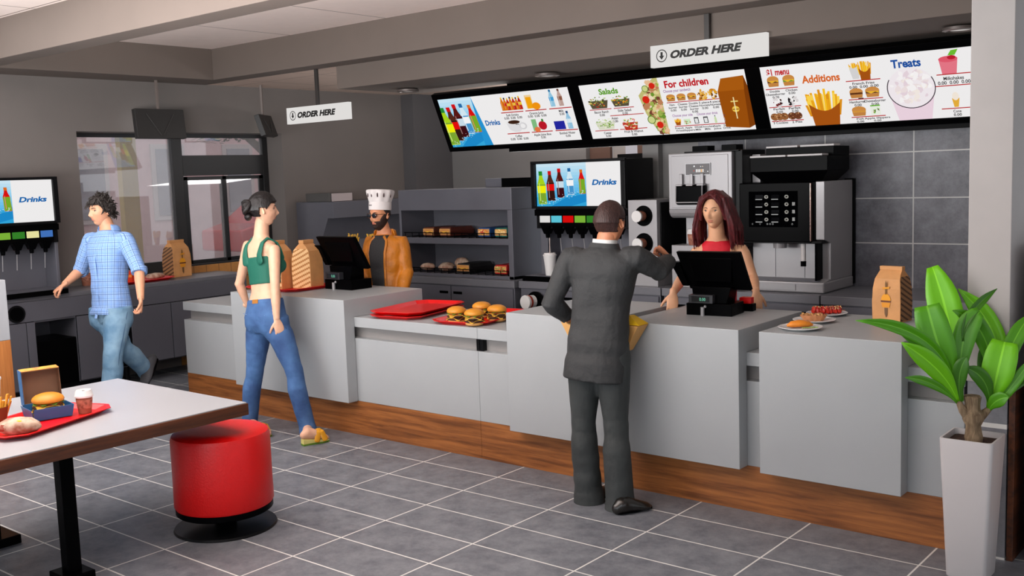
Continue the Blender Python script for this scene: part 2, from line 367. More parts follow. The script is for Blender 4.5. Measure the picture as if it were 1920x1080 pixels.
# ---------------------------------------------------------------- outside the window
st('ground', MB().box(-40, -5.93, -30, 40, -.12, -.02), mat('street_asphalt', (150, 140, 142), .9, var=.05), smooth=False).name = 'floor'
b = thing('building', 'pink brick building with tall windows across the street', 'building', (-20, 12, 0))
MB().box(-21, -19, 6.2, 26, 0, 7).build('wall', mat('pink_brick', (208, 172, 170), .9, var=.06, vscale=3), b, .01)
for i in range(6):
    for z in (1.1, 4.0):
        y = 7.2 + i * 2.1
        f = MB().box(-19.02, -18.95, y, y + .95, z, z + 1.9).build('window', mat('pale_window_frame', (190, 176, 172), .7), b, .01)
        MB().box(-18.96, -18.93, y + .12, y + .83, z + .12, z + 1.78).build('pane', mat('dull_pane', (140, 136, 142), .3), f, .002)
b = thing('building', 'pale grey building seen through the left window pane', 'building', (-22, -2, 0))
MB().box(-24, -21, -14, 5.8, 0, 12).build('wall', mat('pale_render', (205, 196, 198), .9, var=.04), b, .01)
MB().box(-20.98, -20.9, -2, 4.6, 3.1, 3.3).build('cornice', mat('pale_window_frame', (190, 176, 172), .7), b)
b = thing('building', 'brick and stone house beyond the tree', 'building', (-12, 12.5, 0))
MB().box(-13, -9.5, 11.6, 14.4, 0, 5).build('wall', mat('house_brick', (150, 110, 90), .9, var=.08, vscale=6), b, .01)
MB().box(-11.6, -10.6, 11.55, 11.62, 2.4, 3.2).build('window', mat('pale_window_frame', (190, 176, 172), .7), b)
t = thing('post', 'mustard yellow post standing outside the left window pane', 'post', (-6.75, 1.52, 0))
MB().box(-6.80, -6.70, 1.42, 1.62, 0, 3.4).build('upper_post', mat('mustard_paint', (190, 158, 74), .6), t, .004)
CX, CY = -4.2, 4.6
t = thing('car', 'red car parked across the street behind the sliding window', 'car', (-12.5 + CX, 6.6 + CY, 0))
cb = MB(); cb.prism([(5.0, .35), (5.0, .85), (5.6, 1.0), (6.2, 1.42), (7.6, 1.42), (8.2, 1.0), (8.9, .9), (8.95, .35)], 0, -13.3, -11.7)
cb.xf(Matrix.Translation((CX, CY, 0))).build('body', mat('car_red', (200, 20, 30), .25, coat=.6), t, .06, seg=3)
MB().prism([(5.85, 1.02), (6.28, 1.36), (7.5, 1.36), (7.95, 1.02)], 0, -13.31, -11.69).xf(Matrix.Translation((CX, CY, 0))).build('side_window', m_black, t)
for y in (5.75, 8.1):
    wl = MB().cyl((-11.85, y, .34), (-11.62, y, .34), .34).xf(Matrix.Translation((CX, CY, 0))).build('wheel', m_dark, t)
    MB().cyl((-11.64, y, .34), (-11.60, y, .34), .2).xf(Matrix.Translation((CX, CY, 0))).build('hub', m_steelL, wl)
t = thing('tree', 'dark spiky leaved tree outside the upper window pane', 'tree', (-10.2, 5.5, 0))
MB().tube([(-10.2, 6.9, 0), (-10.25, 6.7, 2.0), (-10.2, 5.7, 2.75)], [.12, .09, .06]).build('trunk', mat('bark_grey', (84, 70, 56), .9), t)
fl = MB(); rnd = random.Random(3)
for i in range(420):
    th = rnd.uniform(0, 2 * PI); ph = rnd.uniform(-.6, 1.2); r = rnd.uniform(.25, 1.0)
    c = Vector((-10.2 + .55 * r * math.cos(th) * math.cos(ph), 5.5 + .55 * r * math.sin(th) * math.cos(ph), 2.78 + .42 * r * math.sin(ph)))
    dr = Vector((math.cos(th), math.sin(th), rnd.uniform(-.4, .5))).normalized() * rnd.uniform(.12, .22); sd = dr.cross(Vector((0, 0, 1))).normalized() * .03
    fl.add([c, c + dr * .5 + sd, c + dr, c + dr * .5 - sd], [(0, 1, 2, 3)])
fl.build('foliage', mat('olive_leaves', (70, 78, 40), .7, var=.3), t, smooth=False, solidify=.003)

# ---------------------------------------------------------------- front service counter
YK = .274; YB = .175
def counter_unit(x0, x1, label, posts):
    t = thing('service_counter', label, 'counter', ((x0 + x1) / 2, .64, 0), 0, 'low counter units')
    MB().box(x0, x1, YK, 1.0, 0, .2625).build('kickboard', m_wood, t, .0015)
    MB().box(x0, x1, YK, 1.0, .2635, .745).build('front_panel', m_counter, t, .002)
    MB().box(x0 + .02, x1 - .02, YK + .06, .98, .745, .83).build('recess', m_recess, t, .001)
    for p in posts: MB().box(p[0], p[1], YK + .02, YK + .08, .745, .83).build('end_post', m_dark, t, .001)
    MB().box(x0, x1, YK - .002, 1.0, .83, .905).build('worktop', m_counter, t, .003)
counter_unit(-3.86, -.371, 'long low counter unit holding the empty red trays', ((-.40, -.373),))
counter_unit(-.369, 2.762, 'long low counter unit running from the burger tray to the right pillar', ((-.367, -.34),))
for k, (x0, x1, lb) in enumerate(((-2.92, -1.598, 'grey waist high counter block under the chef and the striped bags'), (-.030, .742, 'grey waist high counter block left of the man in the suit'),
                                  (.842, 1.615, 'grey waist high counter block under the cashier register'), (1.735, 2.493, 'grey waist high counter block with three plates of food'))):
    x0 = -3.0 if k == 0 else x0
    y1 = 1.01
    
    t = thing('counter_block', lb, 'counter', ((x0 + x1) / 2, .6, .263), 0, 'counter blocks')
    b = MB(); b.prism([(YB, .263), (YK - .003, .263), (YK - .003, .9055), (y1, .9055), (y1, 1.043), (YB, 1.043)], 0, x0, x1)
    b.build('shell', m_counter, t, .003)

# ---------------------------------------------------------------- left run of cabinets
ZL = .985; XF = -5.0
t = thing('base_cabinet', 'dark grey steel cabinet run under the drive-through window', 'cabinet', (-5.3, .9, 0), 0, 'cabinets along the left wall')
MB().box(XW + .02, XF + .005, .17, 1.80, .945, ZL).build('worktop', m_steelD, t, .003)
MB().box(XW + .03, XF, .17, 1.78, .20, .944).build('carcass', m_steel, t, .002)
MB().box(XF, XF + .003, .17, 1.78, .205, .79).build('gap_shade_strip', m_black, t)  # black backing sheet put in so the door gaps read as shade
MB().box(XF, XF + .016, .17, 1.78, .775, .944).build('fascia', m_steel, t, .002)
for y0, y1, hx in ((.41, .854, .47), (.854, 1.323, None), (1.323, 1.775, 1.64)):
    d = MB().box(XF + .003, XF + .016, y0 + .004, y1 - .004, .21, .768).build('door', m_steel, t, .002)
    if hx: MB().box(XF + .0155, XF + .019, hx - .045, hx + .045, .725, .742).build('handle', m_black, d, .001)
MB().box(XF, XF + .008, .35, .405, .2, .768).build('gap_filler_panel', m_dark, t, .001)  # dark strip stands in for the shade of the gap between cabinets
for y in (.4, 1.5):
    MB().cyl((-5.12, y, 0), (-5.12, y, .205), .03).build('leg', m_dark, t)
    MB().cyl((-5.45, y, 0), (-5.45, y, .205), .03).build('leg', m_dark, t)
t = thing('base_cabinet', 'dark grey steel cabinet with round black waste hole and open black bay', 'cabinet', (-5.3, -.6, 0), 0, 'cabinets along the left wall')
MB().box(XW + .02, XF + .005, -2.2, .168, .945, ZL).build('worktop', m_steelD, t, .003)
c = MB(); c.box(XW + .03, XF, -2.2, .165, .745, .944); c.box(XW + .03, XF, -2.2, -.525, .14, .745); c.box(XW + .03, XF, -.14, .165, .14, .745); c.box(XW + .03, XW + .06, -.525, -.14, .14, .745)
c.build('carcass', m_steel, t, .002)
MB().box(XF, XF + .003, -2.2, -.527, .145, .79).box(XF, XF + .003, -.138, .165, .145, .79).build('gap_shade_strip', m_black, t)  # black sheets painting the shade in these door gaps
MB().box(XF, XF + .014, -2.2, .165, .762, .944).build('fascia', m_steel, t, .002)
MB().cyl((XF - .002, -.685, .845), (XF + .022, -.685, .845), .078, n=36).build('waste_rim', m_dark, t)
MB().cyl((XF + .022, -.685, .845), (XF + .024, -.685, .845), .062, n=36).build('waste_hole', m_black, t)
MB().box(XF, XF + .014, -2.2, -.608, .15, .755).build('door', m_steel, t, .002)
MB().box(XF, XF + .014, -.602, -.527, .15, .755).build('gap_filler_panel', m_steel, t, .002)
MB().box(XF, XF + .014, -.132, .16, .15, .755).build('door', m_steel, t, .002)
MB().box(-5.42, XF - .005, -.52, -.145, .14, .565).build('black_bin', m_black, t, .004)
MB().box(XW + .1, XF - .06, -2.2, .16, 0, .14).build('plinth', m_dark, t, .001)

# ---------------------------------------------------------------- back counters
ZB = .968; YF = 2.34
def back_unit(x0, x1, label, doors, g='kitchen back counters', y0=YF, yb=YT - .01):
    t = thing('kitchen_counter', label, 'counter', ((x0 + x1) / 2, 2.7, 0), 0, g)
    MB().box(x0, x1, y0 - .02, yb, ZB - .065, ZB).build('worktop', m_steelD, t, .004)
    MB().box(x0 + .01, x1 - .01, y0, yb, .12, ZB - .066).build('carcass', m_steel, t, .002)
    MB().box(x0 + .02, x1 - .02, y0 + .06, yb, 0, .12).build('plinth', m_dark, t, .001)
    for a, b_, hx in doors:
        d = MB().box(a + .003, b_ - .003, y0 - .016, y0 + .001, .14, ZB - .075).build('door', m_steel, t, .002)
        MB().box(hx - .055, hx + .055, y0 - .019, y0 - .0155, .83 - .012, .83 + .012).build('handle', m_black, d, .001)
back_unit(1.185, 2.75, 'steel kitchen counter right of the coffee machine', ((1.2, 1.95, 1.3), (1.955, 2.74, 2.1)))
back_unit(-.16, 1.175, 'steel kitchen counter under the soft serve and coffee machines', ((-.14, .5, .0), (.505, 1.16, 1.05)))
back_unit(-1.66, -.17, 'steel kitchen counter under the right drinks machine', ((-1.2, -.7, -1.1), (-.695, -.19, -.3)), yb=2.9)
back_unit(-3.3, -1.68, 'steel kitchen counter with two doors under the hot food shelves', ((-3.28, -2.47, -2.56), (-2.465, -1.70, -2.38)), yb=2.9, y0=2.30)
t = thing('wall_socket', 'black socket box on the counter front behind the plates', 'socket', (1.18, YF - .03, .87))
MB().box(1.14, 1.225, YF - .05, YF - .022, .80, .862).build('cover', m_black, t, .004)

# cup tubes
def cup_mb(open_=True, s=1.):
    return MB().lathe([(.001, 0), (.028 * s, 0), (.040 * s, .095 * s), (.042 * s, .097 * s), (.040 * s, .1 * s), (.037 * s, .097 * s), (.026 * s, .006 * s), (.001, .006 * s)], n=24)
m_cupw = mat('paper_cup_white', (222, 220, 218), .5); m_cupb = mat('paper_cup_brown', (150, 92, 70), .6)
t = thing('cup_dispenser', 'grey box with two round cup tubes beside the drinks machine', 'dispenser', (-.375, 2.6, ZB))
MB().box(-.511, -.235, 2.39, 2.86, ZB, 1.683).build('case', m_steelL, t, .003)
MB().box(-.2345, -.225, 2.44, 2.86, ZB + .26, 1.66).build('side_plate', m_dark, t, .002)
for z in (1.552, 1.325):
    MB().lathe([(.072, -.02), (.085, -.012), (.085, 0), (.058, 0), (.055, -.02)], (-.36, 2.385, z), 32, (0, -1, 0)).build('tube_ring', m_black, t)
    MB().cyl((-.36, 2.384, z), (-.36, 2.3895, z), .07).build('tube_mouth', m_black, t)
def side_cup(x, y, z, label, sc=1., grp='cups in the dispenser tubes'):
    k = thing('paper_cup', label, 'cup', (x, y, z), 0, grp)
    b = MB(); b.lathe([(.002, 0), (.045 * sc, 0), (.047 * sc, .01), (.047 * sc, .022), (.002, .022)], n=28); b.xf(Matrix.Rotation(PI / 2, 4, 'X')); b.xf(Matrix.Translation((0, -.07, 0))); b.build('rim', m_cupw, k, world=False)
    b = MB(); b.lathe([(.002, 0), (.044 * sc, 0), (.040 * sc, .08), (.002, .08)], n=28); b.xf(Matrix.Rotation(-PI / 2, 4, 'X')); b.xf(Matrix.Translation((0, -.072, 0))); b.build('sleeve', m_cupb, k, world=False)
    return k
side_cup(-.37, 2.385, 1.552, 'white lidded brown paper cup in the upper dispenser tube')
side_cup(-.37, 2.385, 1.325, 'white lidded brown paper cup in the lower dispenser tube')
t = thing('cup_holder', 'round black cup holder set in the counter front left of the man in the suit', 'holder', (-1.46, 2.32, .79))
MB().lathe([(.08, -.01), (.092, 0), (.092, .02), (.065, .02), (.065, -.01)], (-1.46, 2.316, .79), 32, (0, -1, 0)).build('ring', m_black, t)
MB().cyl((-1.46, 2.318, .79), (-1.46, 2.322, .79), .07).build('mouth', m_black, t)
k = thing('paper_cup', 'white paper cup with red band in the low round holder', 'cup', (-1.47, 2.3, .79))
MB().lathe([(.002, .0), (.062, 0), (.064, .01), (.06, .02), (.056, .1), (.002, .1)], (-1.49, 2.19, .795), 28, (.14, .99, 0)).build('cup', m_cupw, k)
MB().lathe([(.059, .03), (.0615, .03), (.0605, .052), (.058, .052)], (-1.49, 2.19, .795), 28, (.14, .99, 0)).build('band', mat('rust_red_paint', (150, 50, 30), .5), k)

# ---------------------------------------------------------------- drinks pictures
def bottle(c, x, y, s, body, cap, liquid=None, label=None, tilt=0.):
    "bottle standing at x,y (bottom centre) of height s; fractions of the canvas"
    asp = c.V.length / c.U.length; k0 = c.k
    def T(px, py): return (x + (px * s * asp) + tilt * py * s, y - py * s)
    out = [(-.15, 0), (-.16, .05), (-.15, .45), (-.16, .58), (-.08, .78), (-.055, .9), (.055, .9), (.08, .78), (.16, .58), (.15, .45), (.16, .05), (.15, 0)]
    c.poly([T(*p) for p in out], body)
    if liquid: c.poly([T(*p) for p in [(-.15, .02), (-.145, .45), (-.15, .6), (.15, .6), (.145, .45), (.15, .02)]], liquid)
    if label: c.poly([T(*p) for p in [(-.155, .34), (-.165, .56), (.165, .56), (.155, .34)]], label)
    c.poly([T(*p) for p in [(-.07, .87), (-.07, 1.0), (.07, 1.0), (.07, .87)]], cap)
    c.poly([T(*p) for p in [(-.09, .1), (-.09, .62), (-.06, .66), (-.06, .1)]], tuple(min(255, int(q * .6 + 110)) for q in body))
    c.k = k0
def drinks_pic(c, x0, y0, x1, y1):
    k0 = c.k; w = x1 - x0; h = y1 - y0
    for i in range(14): c.poly([(x0, y0 + h * i / 14), (x0, y0 + h * (i + 1) / 14), (x1, y0 + h * (i + 1) / 14), (x1, y0 + h * i / 14)], (int(205 - 12.5 * i) if i < 12 else 40, int(234 - 5 * i), 248 - i), False)
    c.k += 1
    r = random.Random(5)
    c.poly([(x0, y0 + h * .78), (x0 + w * .35, y0 + h * .86), (x1, y0 + h * .62), (x1, y1), (x0, y1)], (52, 168, 222))
    c.poly([(x0 + w * .3, y1), (x0 + w * .6, y0 + h * .8), (x1, y0 + h * .72), (x1, y0 + h * .9), (x0 + w * .7, y1)], (30, 140, 205))
    c.k = k0 + 4; bs = [(.93, .72, .56, (222, 20, 16), (226, 110, 30), (120, 176, 40), None), (.70, .74, .62, (214, 236, 246), (40, 110, 170), (70, 150, 205), (250, 250, 250)), (.50, .80, .68, (90, 24, 20), (214, 20, 24), (60, 14, 20), (206, 226, 238)),
          (.31, .87, .70, (84, 40, 28), (214, 20, 24), (50, 24, 20), (232, 14, 14)), (.13, .95, .78, (170, 214, 30), (40, 140, 50), (126, 170, 50), (246, 244, 10))]
    for i, (bx, by, s, body, cap, liq, lab) in enumerate(bs):
        c.k = k0 + 5 + 3 * i; bottle(c, x0 + w * bx - .0, y0 + h * by, h * s, body, cap, liq, lab, tilt=-.03)
    c.k = k0 + 22
    for i in range(90):
        a = r.random(); px = x0 + w * (.1 + .85 * a); py = y0 + h * (.95 - .28 * a) + r.gauss(0, .03) * h; q = r.uniform(.004, .011)
        if x0 < px < x1 and y0 < py < y1: c.ell(px, py, q * w, q * h * .8, (226, 244, 252), 5, up=False)
    c.k = k0
def frame_box(name, O, U, V, N, depth, bez, m, parent):
    "screen housing: a box behind the plane with a raised bezel"
    O, U, V, N = Vector(O), Vector(U), Vector(V), Vector(N).normalized(); b = MB(); u = U.normalized(); v = V.normalized()
    def bx(a0, a1, b0, b1, n0, n1):
        P = [O + u * a + v * q + N * n for n in (n0, n1) for (a, q) in ((a0, b0), (a1, b0), (a1, b1), (a0, b1))]
        b.hexa(P)
    W_, H_ = U.length, V.length
    bx(-bez, W_ + bez, -bez, H_ + bez, -depth, -.001); bx(-bez, W_ + bez, -bez, 0, -.001, .008); bx(-bez, W_ + bez, H_, H_ + bez, -.001, .008); bx(-bez, 0, 0, H_, -.001, .008); bx(W_, W_ + bez, 0, H_, -.001, .008)
    return b.build(name, m, parent, .0015)

def soda_machine(loc, rz, label, cols):
    "built facing -Y with its front bottom left corner at the origin: width 1.0, height 1.06"
    t = thing('drinks_machine', label, 'drinks machine', loc, rz, 'drinks machines')
    def B(b, name, m, par=t, bev=.003, **k): return b.build(name, m, par, bev, world=False, **k)
    fr = MB(); fr.box(.02, .985, .03, .46, .64, 1.065); B(fr, 'screen_case', m_dark)
    sc = Canvas((.045, .028, 1.045), (.91, 0, 0), (0, 0, -.375), (0, -1, 0), .0003)
    rim = MB(); rim.box(.0, 1.0, .0, .03, 1.045, 1.07); rim.box(0, 1.0, 0, .03, .65, .67); rim.box(0, .045, 0, .03, .67, 1.045); rim.box(.955, 1.0, 0, .03, .67, 1.045); B(rim, 'bezel', m_dark)
    s = MB().box(.044, .956, .028, .03, .669, 1.046); so = B(s, 'screen', emat('screen_white', (242, 240, 240), .95), bev=0)
    sc.k = 2; drinks_pic(sc, 0.0, 0.0, .595, 1.0)
    sc.k = 4; sc.text('Drinks', .66, .40, .12, (24, 104, 176), w=.28, bold=.04, shear=.2)
    o = sc.mb.build('screen_picture', SCREEN, so, smooth=False, world=False)
    B(MB().box(.0, 1.0, .07, .46, .47, .65), 'valve_housing', m_dark); B(MB().box(.0, 1.0, .04, .08, .585, .64), 'ledge', m_black)
    B(MB().box(.05, .95, .05, .09, .49, .59), 'button_bar', m_black)
    for i, cc in enumerate(cols):
        x = .06 + i * .128
        B(MB().box(x, x + .108, .038, .052, .525, .585), 'button', emat('button_%d_%d_%d' % cc, cc, .85), bev=.002)
        nz = MB(); nz.hexa([(x + .025, .06, .42), (x + .075, .06, .42), (x + .075, .11, .42), (x + .025, .11, .42), (x + .005, .04, .49), (x + .1, .04, .49), (x + .1, .13, .49), (x + .005, .13, .49)]); nz.cyl((x + .05, .085, .385), (x + .05, .085, .43), .017, .022, 12)
        B(nz, 'nozzle', m_black)
        B(MB().cyl((x + .05, .12, .24), (x + .05, .1, .385), .004, .004, 6), 'lever', m_steelL, bev=0)
    B(MB().box(.08, .97, .30, .46, .0, .49), 'back_panel', m_steel); B(MB().box(.97, 1.0, .09, .46, .0, .49), 'side_panel', m_steel); B(MB().box(.0, .08, .12, .46, .0, .49), 'side_panel', m_steel)
    B(MB().box(-.10, 1.0, -.04, .34, .0, .045), 'drip_tray', m_black)
    B(MB().box(-.08, .98, -.02, .32, .045, .05), 'drip_grille', m_steel, bev=.001)
    return t
cols = [(236, 234, 232), (96, 206, 226), (226, 14, 14), (130, 186, 60), (56, 134, 44), (244, 238, 170), (70, 120, 196)]
soda_machine((-1.53, 2.38, ZB), 0, 'drinks machine with lit screen behind the man in the suit', cols)
o = MB().box(-.545, -.53, 2.41, 2.83, 1.60, 2.03).build('side_cover', m_dark, [x for x in bpy.data.objects if x.name == 'drinks_machine'][0], .002)
soda_machine((-4.985, -1.21, ZL), PI / 2, 'drinks machine with lit screen on the counter by the left wall', cols)

# cup with straw
def tumbler(loc, label, s=1., straw=True, cat='cup'):
    k = thing('drink_cup', label, cat, loc)
    MB().lathe([(.001, 0), (.030 * s, 0), (.043 * s, .13 * s), (.001, .13 * s)], n=28).build('cup', m_cupw, k, world=False)
    MB().lathe([(.001, .13 * s), (.046 * s, .13 * s), (.046 * s, .138 * s), (.040 * s, .142 * s), (.038 * s, .15 * s), (.001, .15 * s)], n=28).build('lid', m_whitep, k, world=False)
    if straw: MB().tube([(0, 0, .14 * s), (.004, 0, .22 * s), (.006, 0, .25 * s)], .004, 8).build('straw', mat('clear_straw', (190, 170, 160), .3), k, world=False)
    return k
tumbler((-1.37, 2.42, ZB + .052), 'white drink cup with straw on the right drinks machine tray', 1.35)

# ---------------------------------------------------------------- soft serve machine
t = thing('soft_serve_machine', 'light grey soft serve machine with three levers behind the cashier', 'ice cream machine', (.14, 2.7, ZB))
MB().box(-.135, .43, 2.42, 2.86, 1.60, 2.05).build('head', m_steelL, t, .006)
b = MB(); pr = [(2.42, 1.60)] + [(2.42 + .07 * (1 - math.cos(a)), 1.60 - .07 * math.sin(a)) for a in (.4, .8, 1.2, 1.57)] + [(2.86, 1.53), (2.86, 1.60)]; b.prism(pr, 0, -.135, .43); b.build('belly', m_steelL, t, .002)
MB().box(-.105, .40, 2.414, 2.422, 1.615, 2.03).build('front_panel', m_steelL, t, .003)
MB().box(.432, .50, 2.46, 2.86, 1.30, 2.06).build('side_vent', m_dark, t, .003)
MB().box(-.10, .43, 2.63, 2.86, ZB, 1.53).build('column', m_steelL, t, .003)
MB().box(-.13, .43, 2.44, 2.62, ZB, 1.31).build('front_step', m_steelL, t, .004)
s = MB().box(.028, .252, 2.406, 2.416, 1.872, 1.968).build('display', mat('display_grey', (92, 90, 92), .4), t, .002)
c = Canvas((.028, 2.4055, 1.968), (.224, 0, 0), (0, 0, -.096), (0, -1, 0), .0003)
for a in ((0, 0, 1, .05), (0, .95, 1, 1), (0, 0, .02, 1), (.98, 0, 1, 1)): c.rect(*a, (226, 224, 226)); c.k = 1
for (x, y, r, q) in ((.36, .25, .03, (250, 250, 250)), (.62, .28, .018, (250, 250, 250)), (.70, .28, .018, (240, 220, 200)), (.9, .7, .022, (250, 250, 250)), (.35, .62, .02, (220, 90, 80))): c.ell(x, y, r, r * 2.3, q); c.k = 1
for i in range(5): c.rect(.43 + i * .065, .5, .475 + i * .065, .75, [(250, 250, 250), (245, 235, 230), (250, 250, 250), (250, 200, 150), (250, 245, 240)][i]); c.k = 1
c.build('display_picture', SCREEN, s)
dr = MB().box(-.045, .22, 2.36, 2.42, 1.64, 1.80).build('dispensing_head', m_black, t, .02, seg=4)
MB().tube([(-.03, 2.355, 1.79), (-.03, 2.35, 1.66), (.205, 2.35, 1.66), (.205, 2.355, 1.79)], .006, 8).build('handle_rail', m_steelL, dr)
for x in (-.005, .09, .185):
    lv = MB(); lv.box(x - .013, x + .013, 2.385, 2.40, 1.80, 1.885); lv.box(x - .03, x + .03, 2.35, 2.40, 1.79, 1.805); lv.build('lever', m_steelL, t, .004)
for x, w_ in ((.04, .14), (.30, .13)):
    MB().box(x, x + w_, 2.5, 2.62, 2.05, 2.105).build('top_vent', m_black, t, .004)
MB().box(-.0, .48, 2.44, 2.80, 2.05, 2.062).build('top_plate', m_dark, t, .003)
MB().ball((-.148, 2.52, 1.745), (.016, .012, .03)).build('side_knob', m_dark, t)
# coffee cup on its step
def coffee_cup(loc, label, rz=0, s=1., group=None):
    k = thing('coffee_cup', label, 'cup', loc, rz, group)
    b = MB().lathe([(.001, 0), (.031 * s, 0), (.041 * s, .085 * s), (.001, .085 * s)], n=32).build('cup', m_cupb, k, world=False)
    MB().lathe([(.0345 * s, .028 * s), (.0405 * s, .075 * s), (.0412 * s, .075 * s), (.0352 * s, .028 * s)], n=32).build('printed_band', mat('cup_print', (190, 128, 104), .6, col2=(120, 66, 48), vscale=40), b, world=False)
    lid = [(.001, .085 * s), (.045 * s, .085 * s), (.0455 * s, .094 * s), (.043 * s, .096 * s), (.038 * s, .118 * s), (.036 * s, .122 * s), (.030 * s, .122 * s), (.029 * s, .116 * s), (.001, .116 * s)]
    lb = MB(); n = 48; lb.rings([[Vector(((r + (.0012 * s if (i % 2 and 2 < j < 5) else 0)) * math.cos(2 * PI * i / n), (r + (.0012 * s if (i % 2 and 2 < j < 5) else 0)) * math.sin(2 * PI * i / n), z)) for i in range(n)] for j, (r, z) in enumerate(lid)])
    l = lb.build('lid', m_whitep, k, world=False)
    MB().ball((0, 0, .1175 * s), (.010 * s, .006 * s, .002), 12, 5).build('sip_hole', m_black, l, world=False)
    return k
coffee_cup((.035, 2.50, 1.311), 'brown coffee cup with white lid on the soft serve machine step', 0, 1.05)

# ---------------------------------------------------------------- coffee machine
t = thing('storage_box', 'light grey box on top of the coffee machine, left of its hoppers', 'box', (.54, 2.8, 1.8005))
MB().box(.505, .572, 2.62, 3.0, 1.8005, 2.02).build('body', m_steelL, t, .003)
t = thing('coffee_machine', 'large black and silver coffee machine with touch screen and bean hoppers', 'coffee machine', (.8, 2.7, ZB))
MB().box(.53, 1.17, 2.42, 3.0, ZB + .002, ZB + .085).build('base', m_steelL, t, .012, seg=3)
MB().box(.58, .95, 2.414, 2.42, ZB + .02, ZB + .065).build('base_plate', m_steelL, t, .002)
MB().box(.53, 1.12, 2.44, 2.62, ZB + .086, ZB + .092).build('drip_tray', m_steel, t, .001)
MB().box(.50, 1.09, 2.63, 3.0, ZB + .085, 1.36).build('back_panel', m_steelL, t, .002)
for x in (.69, .93): MB().box(x, x + .003, 2.627, 2.632, ZB + .095, 1.35).build('panel_seam', m_steel, t)
sd = MB(); sd.prism([(2.46, ZB + .085), (3.0, ZB + .085), (3.0, 1.80), (2.44, 1.80), (2.44, 1.37), (2.56, 1.34), (2.56, ZB + .10)], 0, 1.10, 1.165); sd.build('side_panel', m_steelL, t, .003)
MB().box(1.10, 1.175, 2.985, 3.03, ZB + .02, 1.81).build('rear_edge', m_black, t, .004)
MB().box(1.085, 1.102, 2.45, 2.62, ZB + .09, 1.36).build('alcove_edge', m_black, t, .006)
MB().box(.505, 1.10, 2.43, 3.0, 1.36, 1.80).build('head', m_black, t, .006)
door = MB().box(.50, 1.075, 2.40, 2.43, 1.35, 1.80).build('front_glass', m_black, t, .008)
MB().box(.50, 1.155, 2.42, 2.62, 1.34, 1.362).build('lower_lip', m_dark, t, .005)
MB().box(1.072, 1.076, 2.398, 2.43, 1.36, 1.79).build('chrome_edge', mat('copper_edge', (190, 160, 150), .2, metal=.8), door, .001)
c = Canvas((.60, 2.399, 1.735), (.37, 0, 0), (0, 0, -.26), (0, -1, 0), .0003)
c.rect(-.05, .0, 1.02, 1.04, (3, 3, 4))
for i in range(4):
    y = .1 + i * .22
    for x in (.1, .45): c.rect(x, y, x + .17, y + .11, (28, 28, 30)); c.rect(x, y + .12, x + .15, y + .145, (170, 170, 170)); c.k = 1
    for x in (.34, .78): c.ell(x, y + .06, .045, .055, (240, 236, 226)); c.ell(x, y + .06, .018, .022, (30, 22, 20)); c.k = 1
    if i: c.rect(.90, y, .96, y + .1, (225, 222, 220)); c.k = 1
for x in (.03, .2, .36, .42, .48, .9): c.ell(x, .95, .02, .03, (170, 170, 170)); c.k = 1
c.build('touch_screen', SCREEN, door)
h = MB(); h.hexa([(.66, 2.50, 1.80), (1.12, 2.50, 1.80), (1.12, 2.80, 1.80), (.66, 2.80, 1.80), (.575, 2.44, 1.88), (1.19, 2.44, 1.88), (1.19, 2.86, 1.88), (.575, 2.86, 1.88)]); h.box(.575, 1.19, 2.44, 2.86, 1.88, 1.99); h.build('hopper', m_black, t, .004)
h = MB().box(.65, 1.19, 2.56, 2.86, 1.99, 2.06).build('rear_hopper', m_black, t, .004)
for a, b_, y, z in ((.575, .865, 2.435, 1.993), (.88, 1.15, 2.435, 1.993), (.65, .905, 2.56, 2.063), (.925, 1.19, 2.56, 2.063)):
    MB().box(a, b_, y, y + .12 if z > 2.02 else y + .12, z - .003, z + .012).build('hopper_lid', mat('pale_lid', (184, 180, 180), .35), t, .003)
MB().cyl((.79, 2.50, 1.30), (.79, 2.50, 1.36), .05, .055).build('coffee_spout', m_steelL, t)
sp = MB().cyl((.985, 2.48, 1.20), (.985, 2.48, 1.345), .019).build('steam_wand', m_whitep, t)
MB().cyl((.985, 2.48, 1.165), (.985, 2.48, 1.205), .021).build('wand_tip', m_black, sp)

# ---------------------------------------------------------------- hot food shelves
t = thing('hot_food_cabinet', 'grey steel hot holding cabinet with two open food shelves behind the chef', 'cabinet', (-2.48, 2.6, ZB))
X0, X1, Y0, Y1 = -3.214, -1.752, 2.37, 2.86
MB().box(X0, X1, Y0, Y1, 1.61, 1.812).build('top', m_steel, t, .004)
MB().box(X1 - .055, X1, Y0, Y1, ZB, 1.61).build('side_panel', m_steel, t, .003)
MB().box(X0, X0 + .03, Y0, Y1, ZB, 1.61).build('side_panel', m_steel, t, .003)
MB().box(X0, X1, Y0, Y1, ZB, ZB + .03).build('shelf', m_steel, t, .003)
MB().box(X0 + .03, X1 - .055, Y0, Y1, 1.285, 1.345).build('shelf', m_steel, t, .003)
MB().box(X0 + .03, X1 - .055, Y1 - .02, Y1, ZB + .03, 1.61).build('back_panel', m_steel, t, .001)
for zz in (1.345, ZB + .03):
    f = MB(); f.tube([(X0 + .04, Y0 + .02, zz + .045), (X1 - .06, Y0 + .02, zz + .045)], .004, 6)
    n = 15
    for i in range(n): x = X0 + .06 + (X1 - X0 - .14) * i / (n - 1); f.tube([(x, Y0 + .02, zz + .045), (x, Y0 + .02, zz)], .0035, 6); f.tube([(x, Y0 + .02, zz + .004), (x, Y1 - .03, zz + .004)], .003, 5)
    f.build('wire_rack', m_black, t)
t = thing('storage_box', 'dark grey box lying on top of the hot food cabinet', 'box', (-2.1, 2.75, 1.812))
MB().box(-2.36, -1.60, 2.72, 2.86, 1.813, 1.90).build('body', m_steel, t, .004); MB().box(-2.14, -1.58, 2.70, 2.715, 1.815, 1.90).build('black_front', m_black, t, .003)

